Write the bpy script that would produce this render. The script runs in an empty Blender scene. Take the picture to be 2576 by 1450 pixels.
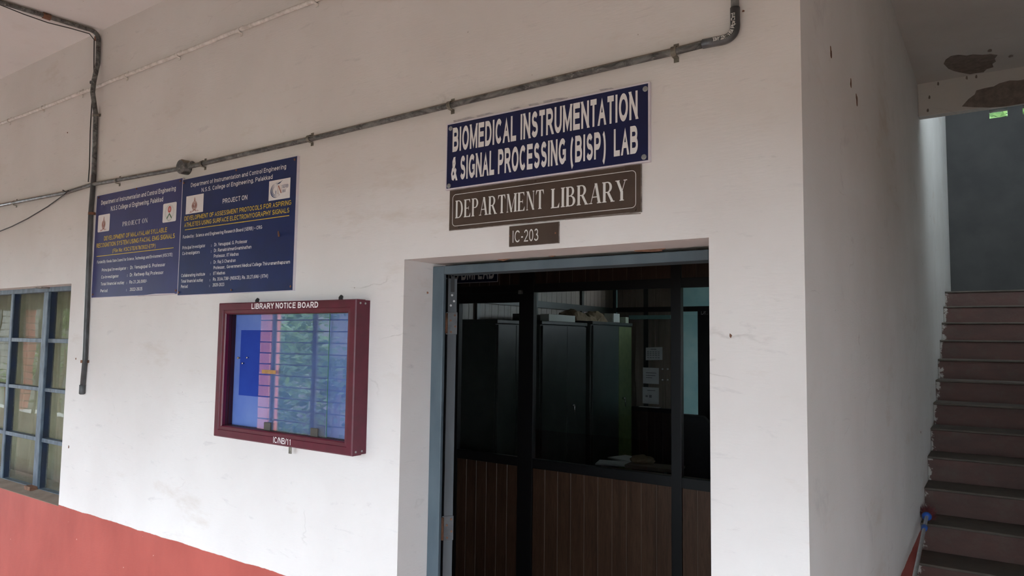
import bpy, bmesh, math, random
import numpy as np
from mathutils import Vector, Matrix
random.seed(7)
scn = bpy.context.scene
COL = scn.collection

# ---------------------------------------------------------------- camera (solved from the photograph's lines)
S = 1.85
FPX = 1777.6
PIT, YAW, ROL = math.radians(4.17633), math.radians(34.61695), math.radians(.74295)
CAM = Vector((0, -1.00878 * S, S))
cy_, sy_, cp_, sp_ = math.cos(YAW), math.sin(YAW), math.cos(PIT), math.sin(PIT)
_r0 = Vector((cy_, sy_, 0)); _f = Vector((-sy_ * cp_, cy_ * cp_, sp_)); _u0 = Vector((sy_ * sp_, -cy_ * sp_, cp_))
_r = _r0 * math.cos(ROL) + _u0 * math.sin(ROL)
_u = _u0 * math.cos(ROL) - _r0 * math.sin(ROL)
cd = bpy.data.cameras.new('camera'); cam = bpy.data.objects.new('camera', cd); COL.objects.link(cam)
cd.sensor_width = 36; cd.lens = FPX * 36 / 2576; cd.clip_start = .05; cd.clip_end = 300
m = Matrix((_r, _u, -_f)).transposed().to_4x4(); m.translation = CAM
cam.matrix_world = m
scn.camera = cam

# ---------------------------------------------------------------- world, light, exposure
w = bpy.data.worlds.new('world'); scn.world = w; w.use_nodes = True
bg = w.node_tree.nodes['Background']
SKY = 11.6
bg.inputs[0].default_value = (.80, .91, 1.0, 1); bg.inputs[1].default_value = SKY
scn.view_settings.view_transform = 'Standard'; scn.view_settings.look = 'None'
scn.view_settings.gamma = 1; scn.view_settings.use_curve_mapping = False
scn.view_settings.exposure = 0.0
scn.cycles.max_bounces = 10; scn.cycles.diffuse_bounces = 7
scn.cycles.transparent_max_bounces = 16

def area(name, loc, rot, sx, sy, power, col):
    l = bpy.data.lights.new(name, 'AREA'); l.shape = 'RECTANGLE'; l.size = sx; l.size_y = sy; l.energy = power; l.color = col
    o = bpy.data.objects.new(name, l); COL.objects.link(o); o.location = loc; o.rotation_euler = rot
    return o
# added area lights that brighten the inner rooms; their walls have no windows
area('office_fill', (-.75, 4.6, 1.9), (0, math.radians(90), 0), 1.2, 1.4, .45, (.8, 1, .95))
area('back_room_fill', (-1.0, 7.6, 2.2), (0, math.radians(90), 0), 1.4, 1.2, 2.5, (.72, .95, 1))
area('store_fill', (-8.2, 2.2, 1.8), (0, math.radians(-90), 0), 1.4, 1.6, 8, (1, .97, .85))

# ---------------------------------------------------------------- helpers
def at(px, py, ax='y', v=0.):
    d = _f + _r * ((px - 1288) / FPX) - _u * ((py - 725) / FPX)
    i = 'xyz'.index(ax); t = (v - CAM[i]) / d[i]
    return CAM + d * t

def homog(src, dst):
    A = []; b = []
    for (x, y), (u, v) in zip(src, dst):
        A.append([x, y, 1, 0, 0, 0, -u * x, -u * y]); b.append(u)
        A.append([0, 0, 0, x, y, 1, -v * x, -v * y]); b.append(v)
    h = np.append(np.linalg.solve(np.array(A, float), np.array(b, float)), 1).reshape(3, 3)
    def fn(x, y):
        q = h @ np.array([x, y, 1.]); return q[0] / q[2], q[1] / q[2]
    return fn

# --- materials
class NT:
    def __init__(s, name):
        s.m = bpy.data.materials.new(name); s.m.use_nodes = True; s.t = s.m.node_tree; s.n = s.t.nodes; s.l = s.t.links
        s.b = s.n['Principled BSDF']; s.out = s.n['Material Output']
        s.tc = s.n.new('ShaderNodeTexCoord')
        s.geo = s.n.new('ShaderNodeNewGeometry')
    def link(s, a, b): s.l.new(a, b)
    def coord(s, scale=(1, 1, 1), world=True):
        mp = s.n.new('ShaderNodeMapping'); mp.inputs['Scale'].default_value = scale
        s.link(s.geo.outputs['Position'] if world else s.tc.outputs['Object'], mp.inputs[0]); return mp.outputs[0]
    def noise(s, scale, co=None, detail=4, rough=.55, dist=0):
        n = s.n.new('ShaderNodeTexNoise'); n.inputs['Scale'].default_value = scale; n.inputs['Detail'].default_value = detail
        n.inputs['Roughness'].default_value = rough; n.inputs['Distortion'].default_value = dist
        s.link(co if co is not None else s.coord(), n.inputs['Vector']); return n.outputs['Fac']
    def ramp(s, f, a, b):
        r = s.n.new('ShaderNodeMapRange'); r.inputs[1].default_value = a; r.inputs[2].default_value = b; s.link(f, r.inputs[0]); return r.outputs[0]
    def math(s, op, a, b=None, clamp=False):
        n = s.n.new('ShaderNodeMath'); n.operation = op; n.use_clamp = clamp
        for i, x in enumerate((a, b)):
            if x is None: continue
            if isinstance(x, (int, float)): n.inputs[i].default_value = x
            else: s.link(x, n.inputs[i])
        return n.outputs[0]
    def mix(s, f, a, b, mode='MIX'):
        n = s.n.new('ShaderNodeMix'); n.data_type = 'RGBA'; n.blend_type = mode
        for i, x in ((0, f), (6, a), (7, b)):
            if isinstance(x, (int, float)): n.inputs[i].default_value = x
            elif isinstance(x, tuple): n.inputs[i].default_value = (*x[:3], 1)
            else: s.link(x, n.inputs[i])
        return n.outputs[2]
    def bump(s, h, strength=.2, dist=.01):
        n = s.n.new('ShaderNodeBump'); n.inputs['Strength'].default_value = strength; n.inputs['Distance'].default_value = dist
        s.link(h, n.inputs['Height']); s.link(n.outputs[0], s.b.inputs['Normal'])
    def xyz(s):
        n = s.n.new('ShaderNodeSeparateXYZ'); s.link(s.geo.outputs['Position'], n.inputs[0]); return n.outputs
    def col(s, c):
        if isinstance(c, tuple): s.b.inputs['Base Color'].default_value = (*c[:3], 1)
        else: s.link(c, s.b.inputs['Base Color'])

def hx(r, g, b):
    def f(c):
        c /= 255; return c / 12.92 if c <= .04045 else ((c + .055) / 1.055) ** 2.4
    return (f(r), f(g), f(b))

def pm(name, c1, c2=None, scale=20, rough=.5, metal=0, bump=0, bscale=None, stretch=(1, 1, 1), lo=.35, hi=.65, spec=.5, dist=.004):
    t = NT(name); t.b.inputs['Roughness'].default_value = rough; t.b.inputs['Metallic'].default_value = metal
    t.b.inputs['Specular IOR Level'].default_value = spec
    if c2 is None: t.col(c1)
    else: t.col(t.mix(t.ramp(t.noise(scale, t.coord(stretch)), lo, hi), c1, c2))
    if bump: t.bump(t.noise(bscale or scale * 3, t.coord(stretch)), bump, dist)
    return t.m

def plaster(name, dado=None, base=((.685, .652, .635), (.765, .745, .732)), stain=.7, slope=False):
    t = NT(name); t.b.inputs['Roughness'].default_value = .75; t.b.inputs['Specular IOR Level'].default_value = .25
    c = t.mix(t.ramp(t.noise(1.7, detail=5), .3, .7), base[0], base[1])
    st = t.coord((2.2, 2.2, 9)) if not slope else t.coord((3, 1.2, 1.5))
    f = t.math('MULTIPLY', t.ramp(t.noise(3.2, st, 8, .68, .4), .60, .80), stain * .55)
    c = t.mix(f, c, (.40, .39, .40))
    f = t.math('MULTIPLY', t.ramp(t.noise(1.4, t.coord((1, 1, 3)), 6, .7), .58, .78), stain * .6)
    c = t.mix(f, c, (.52, .44, .36))
    # thin broken hair cracks / scratches
    wv = t.n.new('ShaderNodeTexVoronoi'); wv.feature = 'DISTANCE_TO_EDGE'; wv.inputs['Scale'].default_value = 1.6
    nz = t.n.new('ShaderNodeTexNoise'); nz.inputs['Scale'].default_value = 3; nz.inputs['Detail'].default_value = 6
    t.link(t.coord((1, 1, 2.4)), nz.inputs['Vector'])
    t.link(t.mix(.25, t.coord((1, 1, 2.4)), nz.outputs['Color']), wv.inputs['Vector'])
    ln = t.math('SUBTRACT', 1, t.ramp(wv.outputs['Distance'], .0, .007))
    ln = t.math('MULTIPLY', ln, t.ramp(t.noise(2.3, detail=3), .60, .68))
    c = t.mix(t.math('MULTIPLY', ln, .33, True), c, (.25, .22, .2))
    # specks
    sp = t.ramp(t.noise(42, t.coord((1, 1, 1)), 2, .5), .775, .80)
    c = t.mix(t.math('MULTIPLY', sp, .7, True), c, (.2, .15, .12))
    h = t.math('ADD', t.math('MULTIPLY', t.noise(60, t.coord((.5, .5, 2.5)), 5, .6), .5), t.math('MULTIPLY', t.noise(6, detail=3), 1.2))
    if dado:
        z = t.xyz()[2]
        wob = t.math('MULTIPLY', t.math('SUBTRACT', t.noise(5, t.coord((1, 1, 0)), 4, .6), .5), .022)
        m_ = t.math('SUBTRACT', 1, t.ramp(t.math('ADD', z, wob), dado - .0012, dado + .0012))
        red = t.mix(t.ramp(t.noise(2.2, t.coord((1.5, 1.5, .8)), 5, .6), .3, .7), (.46, .105, .085), (.36, .075, .062))
        red = t.mix(t.math('MULTIPLY', t.ramp(t.noise(38, detail=2), .755, .775), .8, True), red, (.85, .78, .75))
        c = t.mix(m_, c, red)
        rr = t.math('SUBTRACT', .78, t.math('MULTIPLY', m_, .40)); t.link(rr, t.b.inputs['Roughness'])
    t.col(c); t.bump(h, .22, .006)
    return t.m

M = {}
M['wall'] = plaster('wall_paint', dado=.905, stain=.95)
M['side'] = plaster('side_wall_paint', dado=.82, stain=.9, slope=True, base=((.655, .645, .62), (.735, .73, .715)))
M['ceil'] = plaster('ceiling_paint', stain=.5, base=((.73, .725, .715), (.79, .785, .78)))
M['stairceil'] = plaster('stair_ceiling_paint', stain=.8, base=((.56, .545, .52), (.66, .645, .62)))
M['reveal'] = plaster('reveal_paint', stain=.5, base=((.60, .56, .53), (.68, .65, .62)))
M['peel'] = pm('bare_plaster', (.17, .14, .125), (.25, .21, .185), 30, .95, bump=.8, bscale=60)
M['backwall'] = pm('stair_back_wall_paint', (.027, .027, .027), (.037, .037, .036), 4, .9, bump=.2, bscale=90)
M['floor'] = pm('corridor_floor', (.49, .30, .25), (.57, .39, .34), 3, .55)
M['innerfloor'] = pm('inner_floor', (.16, .13, .12), (.2, .17, .15), 3, .5)
M['innerwall'] = pm('inner_wall_paint', (.35, .36, .34), (.42, .43, .40), 3, .8)
M['teal'] = pm('teal_wall_paint', (.20, .40, .43), (.28, .48, .48), 4, .7)
M['navy'] = pm('navy_vinyl', hx(18, 28, 76), hx(15, 24, 66), 9, .38)
M['navy2'] = pm('blue_vinyl', hx(10, 36, 92), hx(8, 30, 80), 7, .38)
M['navy3'] = pm('violet_blue_vinyl', hx(46, 50, 108), hx(40, 44, 98), 7, .38)
M['rim'] = pm('sign_rim', (.66, .62, .68), None, rough=.5)
M['white'] = pm('white_lettering', (.80, .79, .79), None, rough=.5)
M['yellow'] = pm('yellow_lettering', hx(225, 190, 50), hx(205, 175, 60), 40, .5)
M['logo'] = pm('logo_card', (.74, .71, .71), (.8, .77, .77), 9, .5)
M['logored'] = pm('logo_maroon', (.33, .05, .045), None, rough=.6)
M['logobrown'] = pm('logo_brown', (.38, .17, .13), None, rough=.6)
M['logogreen'] = pm('logo_green', (.07, .17, .09), None, rough=.6)
M['logored2'] = pm('logo_red', (.55, .08, .06), None, rough=.6)
M['logonavy'] = pm('logo_navy', (.015, .05, .16), None, rough=.6)
M['brown'] = pm('brown_sign_face', hx(66, 52, 44), hx(76, 62, 52), 12, .45, bump=.05)
M['brownedge'] = pm('sign_scratches', (.35, .32, .30), (.10, .08, .07), 30, .6)
M['cream'] = pm('cream_lettering', (.72, .72, .70), None, rough=.55)
M['screw'] = pm('screw_metal', (.42, .44, .44), (.3, .3, .3), 60, .45, .7)
M['rust'] = pm('rusty_metal', (.14, .07, .045), (.26, .13, .08), 50, .7, .3, bump=.3)
def pipe_mat():
    t = NT('tarnished_conduit'); t.b.inputs['Roughness'].default_value = .42
    c = t.mix(t.ramp(t.noise(26, t.coord((.6, 1, 1)), 6, .7, 1.2), .38, .66), (.032, .034, .034), (.19, .195, .188))
    c = t.mix(t.math('MULTIPLY', t.ramp(t.noise(60, t.coord((.5, 1, 1)), 4, .7), .60, .68), .55, True), c, (.42, .42, .39))
    # dust settled on top of the pipe
    n = t.n.new('ShaderNodeSeparateXYZ'); t.link(t.geo.outputs['Normal'], n.inputs[0])
    c = t.mix(t.math('MULTIPLY', t.ramp(n.outputs[2], .25, .75), .75), c, (.20, .145, .085))
    t.col(c); t.bump(t.noise(55, detail=5), .35, .004)
    return t.m
M['pipe'] = pipe_mat()
M['pipe_dark'] = pm('black_conduit', (.03, .032, .034), (.10, .105, .11), 22, .4, stretch=(1, 1, .3), bump=.25, bscale=70)
M['whitepipe'] = pm('painted_conduit', (.58, .55, .52), (.78, .75, .72), 40, .6, bump=.5, bscale=60)
M['cable'] = pm('black_cable', (.012, .012, .014), None, rough=.5)
M['clamp'] = pm('galvanised_saddle', (.26, .25, .21), (.14, .13, .11), 60, .5, .4)
M['frame'] = pm('slate_blue_paint', hx(86, 100, 108), hx(72, 86, 95), 9, .55, bump=.25, bscale=60, stretch=(1, 1, .4))
M['wweb'] = pm('mullion_side_blue', hx(22, 40, 66), hx(34, 44, 58), 12, .55)  # darker blue than the front bars, for the mullion sides
M['wframe'] = pm('worn_blue_paint', hx(66, 80, 94), hx(98, 114, 128), 25, .5, bump=.3, bscale=80, stretch=(1, 1, .4))
M['leaf'] = pm('door_leaf_paint', hx(72, 78, 84), hx(88, 94, 98), 14, .5, bump=.25, stretch=(1, 1, .2))
M['hinge'] = pm('painted_hinge', hx(78, 80, 84), hx(96, 98, 100), 30, .45, .2)
M['blackframe'] = pm('black_aluminium', (.012, .012, .013), None, rough=.4)
def boards(name, a, b, rough=.38):
    t = NT(name); t.b.inputs['Roughness'].default_value = rough
    f = t.noise(14, t.coord((6, 6, .55)), 7, .65, .8)
    c = t.mix(t.ramp(f, .3, .72), a, b)
    c = t.mix(t.math('MULTIPLY', t.ramp(t.noise(3.2, t.coord((8, 8, .3)), 3, .5), .5, .7), .5), c, tuple(x * .55 for x in a))
    t.col(c); t.bump(f, .08, .002)
    return t.m
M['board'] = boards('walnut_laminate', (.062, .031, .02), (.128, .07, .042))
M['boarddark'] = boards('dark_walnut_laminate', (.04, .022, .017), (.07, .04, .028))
M['boardlight'] = boards('pale_laminate', (.22, .18, .15), (.30, .25, .21))
M['bead'] = pm('groove_bead', (.17, .13, .10), None, rough=.4)
M['steel'] = pm('olive_steel_enamel', (.028, .037, .034), (.042, .051, .047), 8, .35)
M['steel_lit'] = pm('lit_green_steel', (.14, .20, .06), (.19, .25, .08), 14, .5)  # lighter green puts the light on one cupboard door into its colour
M['chrome'] = pm('chrome', (.7, .7, .7), None, rough=.2, metal=1)
M['maroon'] = pm('maroon_powder_coat', hx(92, 15, 42), hx(80, 12, 36), 20, .36, bump=.03)
M['maroondark'] = pm('maroon_channel', hx(48, 14, 24), None, rough=.4)
M['blueback'] = pm('faded_blue_felt', hx(104, 128, 190), hx(86, 112, 184), 5, .9)
M['bluecloth'] = pm('unfaded_blue_felt', hx(26, 62, 158), hx(20, 54, 150), 8, .9)
M['dull'] = pm('grey_plastic', (.06, .055, .05), None, rough=.5)
M['tape'] = pm('brown_tape', (.45, .24, .08), (.3, .17, .06), 40, .5)
M['brass'] = pm('brass', (.6, .45, .25), None, rough=.35, metal=.8)
M['paper'] = pm('paper', (.62, .64, .66), (.7, .72, .73), 10, .8)
M['ink'] = pm('printed_ink', (.12, .13, .15), None, rough=.8)
M['bag'] = pm('brown_paper_bag', (.26, .20, .12), (.34, .27, .17), 14, .8, bump=.6, bscale=20)
M['boxwhite'] = pm('white_carton', (.62, .68, .64), None, rough=.6)
M['green'] = pm('green_print_carton', (.35, .5, .32), (.55, .6, .5), 90, .6)
M['desk'] = pm('desk_laminate', (.20, .16, .13), (.24, .19, .15), 10, .5)
M['chair'] = pm('black_chair_fabric', (.012, .013, .016), None, rough=.7)
M['chairframe'] = pm('grey_chair_frame', (.16, .18, .19), None, rough=.5)
M['curtain'] = pm('dusty_curtain', (.30, .28, .20), (.42, .39, .29), 6, .9)
M['pink'] = pm('salmon_pillar_paint', hx(214, 132, 122), hx(200, 120, 112), 6, .7)
M['bar'] = pm('dark_grille_paint', (.05, .055, .06), None, rough=.5)
M['concrete'] = pm('weathered_concrete', (.22, .21, .19), (.3, .29, .26), 4, .9)
M['offwhite'] = pm('building_paint', (.13, .13, .12), (.18, .175, .16), 2, .85)
M['ground'] = pm('ground_earth', (.23, .15, .10), (.18, .14, .08), 1, .95)
M['bark'] = pm('bark', (.12, .09, .06), (.2, .15, .1), 12, .9, bump=.8)
M['roof'] = pm('dark_roof', (.06, .05, .05), None, rough=.8)
M['aluminium'] = pm('aluminium_tube', (.74, .77, .79), (.60, .63, .66), 30, .4, .25)
M['blueplastic'] = pm('blue_plastic', hx(30, 74, 150), None, rough=.4)
M['bristle'] = pm('maroon_bristle', (.11, .018, .024), (.16, .03, .034), 90, .8)

def leafmat():
    t = NT('leaf'); t.b.inputs['Roughness'].default_value = .5
    oi = t.n.new('ShaderNodeNewGeometry')
    c = t.mix(oi.outputs['Random Per Island'], (.055, .12, .04), (.20, .32, .11))
    t.col(c)
    tr = t.n.new('ShaderNodeBsdfTranslucent'); t.link(c, tr.inputs[0])
    mx = t.n.new('ShaderNodeMixShader'); mx.inputs[0].default_value = .4
    t.link(t.b.outputs[0], mx.inputs[1]); t.link(tr.outputs[0], mx.inputs[2]); t.link(mx.outputs[0], t.out.inputs[0])
    return t.m
M['foliage'] = leafmat()

def glass(name, tint=(1, 1, 1), dust=0., gain=1.9, dcol=(.35, .36, .30)):
    t = NT(name); n = t.n; n.remove(t.b)
    tr = n.new('ShaderNodeBsdfTransparent'); tr.inputs[0].default_value = (*tint, 1)
    gl = n.new('ShaderNodeBsdfGlossy'); gl.inputs['Roughness'].default_value = 0.0
    dt = n.new('ShaderNodeVectorMath'); dt.operation = 'DOT_PRODUCT'; t.link(t.geo.outputs['Incoming'], dt.inputs[0]); t.link(t.geo.outputs['Normal'], dt.inputs[1])
    c5 = t.math('POWER', t.math('SUBTRACT', 1, t.math('ABSOLUTE', dt.outputs['Value'])), 5)
    k = t.math('MULTIPLY', t.math('ADD', .042, t.math('MULTIPLY', c5, .958)), gain, True)
    a = n.new('ShaderNodeMixShader'); t.link(k, a.inputs[0])
    base = tr.outputs[0]
    if dust:
        df = n.new('ShaderNodeBsdfDiffuse'); df.inputs[0].default_value = (*dcol, 1)
        d = n.new('ShaderNodeMixShader'); f = t.math('MULTIPLY', t.ramp(t.noise(5, detail=6, rough=.65), .2, .85), dust * 1.6, True)
        t.link(f, d.inputs[0]); t.link(tr.outputs[0], d.inputs[1]); t.link(df.outputs[0], d.inputs[2]); base = d.outputs[0]
    t.link(base, a.inputs[1]); t.link(gl.outputs[0], a.inputs[2]); t.link(a.outputs[0], t.out.inputs[0])
    return t.m
M['glass'] = glass('clear_glass', gain=1.)
M['nbglass'] = glass('notice_board_glass', (.95, .97, .98), .04, 1.7)
M['dustyglass'] = glass('dusty_window_glass', (.8, .82, .74), .22, .85)

# --- mesh builder
class MB:
    def __init__(s): s.b = bmesh.new(); s.mi = 0
    def face(s, vs):
        try:
            f = s.b.faces.new(vs); f.material_index = s.mi; return f
        except ValueError: return None
    def box(s, x0, x1, y0, y1, z0, z1):
        v = [s.b.verts.new(p) for p in ((x0, y0, z0), (x1, y0, z0), (x1, y1, z0), (x0, y1, z0), (x0, y0, z1), (x1, y0, z1), (x1, y1, z1), (x0, y1, z1))]
        for q in ((3, 2, 1, 0), (4, 5, 6, 7), (0, 1, 5, 4), (1, 2, 6, 5), (2, 3, 7, 6), (3, 0, 4, 7)): s.face([v[i] for i in q])
        return s
    def obox(s, c, ux, uy, uz, hx_, hy, hz):
        c, ux, uy, uz = Vector(c), Vector(ux).normalized(), Vector(uy).normalized(), Vector(uz).normalized()
        v = [s.b.verts.new(c + ux * a * hx_ + uy * b * hy + uz * d * hz) for a, b, d in ((-1, -1, -1), (1, -1, -1), (1, 1, -1), (-1, 1, -1), (-1, -1, 1), (1, -1, 1), (1, 1, 1), (-1, 1, 1))]
        for q in ((3, 2, 1, 0), (4, 5, 6, 7), (0, 1, 5, 4), (1, 2, 6, 5), (2, 3, 7, 6), (3, 0, 4, 7)): s.face([v[i] for i in q])
        return s
    def tube(s, pts, r, seg=14, cap=True):
        pts = [Vector(p) for p in pts]; rs = r if isinstance(r, (list, tuple)) else [r] * len(pts)
        rings = []; prev = None
        for i, p in enumerate(pts):
            t = (pts[min(i + 1, len(pts) - 1)] - pts[max(i - 1, 0)]).normalized()
            a = prev if prev is not None else (Vector((0, 0, 1)) if abs(t.z) < .9 else Vector((0, 1, 0)))
            a = (a - t * a.dot(t)).normalized(); prev = a; b = t.cross(a)
            rings.append([s.b.verts.new(p + (a * math.cos(k * 2 * math.pi / seg) + b * math.sin(k * 2 * math.pi / seg)) * rs[i]) for k in range(seg)])
        for A, B in zip(rings, rings[1:]):
            for k in range(seg): s.face([A[k], A[(k + 1) % seg], B[(k + 1) % seg], B[k]])
        if cap: s.face(rings[0][::-1]); s.face(rings[-1])
        return s
    def poly(s, pts):
        return s.face([s.b.verts.new(p) for p in pts])
    def prism(s, pts, d):
        """polygon pts (3D) pushed by vector d"""
        d = Vector(d); a = [s.b.verts.new(Vector(p)) for p in pts]; b = [s.b.verts.new(Vector(p) + d) for p in pts]
        s.face(a); s.face(b[::-1])
        for i in range(len(a)): s.face([a[(i + 1) % len(a)], a[i], b[i], b[(i + 1) % len(a)]])
        return s
    def loft_frame(s, x0, x1, z0, z1, prof):
        """mitred picture-frame: prof = [(inset, y), ...]"""
        rings = [[s.b.verts.new(p) for p in ((x0 + t, y, z0 + t), (x1 - t, y, z0 + t), (x1 - t, y, z1 - t), (x0 + t, y, z1 - t))] for t, y in prof]
        for A, B in zip(rings, rings[1:]):
            for k in range(4): s.face([A[k], A[(k + 1) % 4], B[(k + 1) % 4], B[k]])
        return s
    def build(s, name, mats, parent=None, smooth=False, bevel=0, top=None):
        bmesh.ops.recalc_face_normals(s.b, faces=s.b.faces[:])
        me = bpy.data.meshes.new(name); s.b.to_mesh(me); s.b.free()
        o = bpy.data.objects.new(name, me); COL.objects.link(o)
        for mm in (mats if isinstance(mats, list) else [mats]): me.materials.append(mm)
        if smooth:
            for p in me.polygons: p.use_smooth = True
        if parent is not None:
            base = root_loc(parent); me.transform(Matrix.Translation(-base)); o.parent = parent
        elif top is not False:
            co = np.empty(len(me.vertices) * 3); me.vertices.foreach_get('co', co); co = co.reshape(-1, 3)
            c = Vector(((co[:, 0].min() + co[:, 0].max()) / 2, (co[:, 1].min() + co[:, 1].max()) / 2, co[:, 2].min()))
            me.transform(Matrix.Translation(-c)); o.location = c
        if bevel:
            b = o.modifiers.new('bevel', 'BEVEL'); b.width = bevel; b.segments = 2; b.limit_method = 'ANGLE'
        return o
def root_loc(o):
    l = Vector((0, 0, 0))
    while o is not None: l += o.location; o = o.parent
    return l
def tag(o, label=None, cat=None, group=None, kind=None):
    for k, v in (('label', label), ('category', cat), ('group', group), ('kind', kind)):
        if v: o[k] = v
    return o
def thing(name, loc, label, cat, group=None):
    o = bpy.data.objects.new(name, None); COL.objects.link(o); o.location = loc; o.empty_display_size = .1
    return tag(o, label, cat, group)
def struct(o): o['kind'] = 'structure'; return o
def sempty(name, loc):
    o = bpy.data.objects.new(name, None); COL.objects.link(o); o.location = loc; return struct(o)

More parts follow.
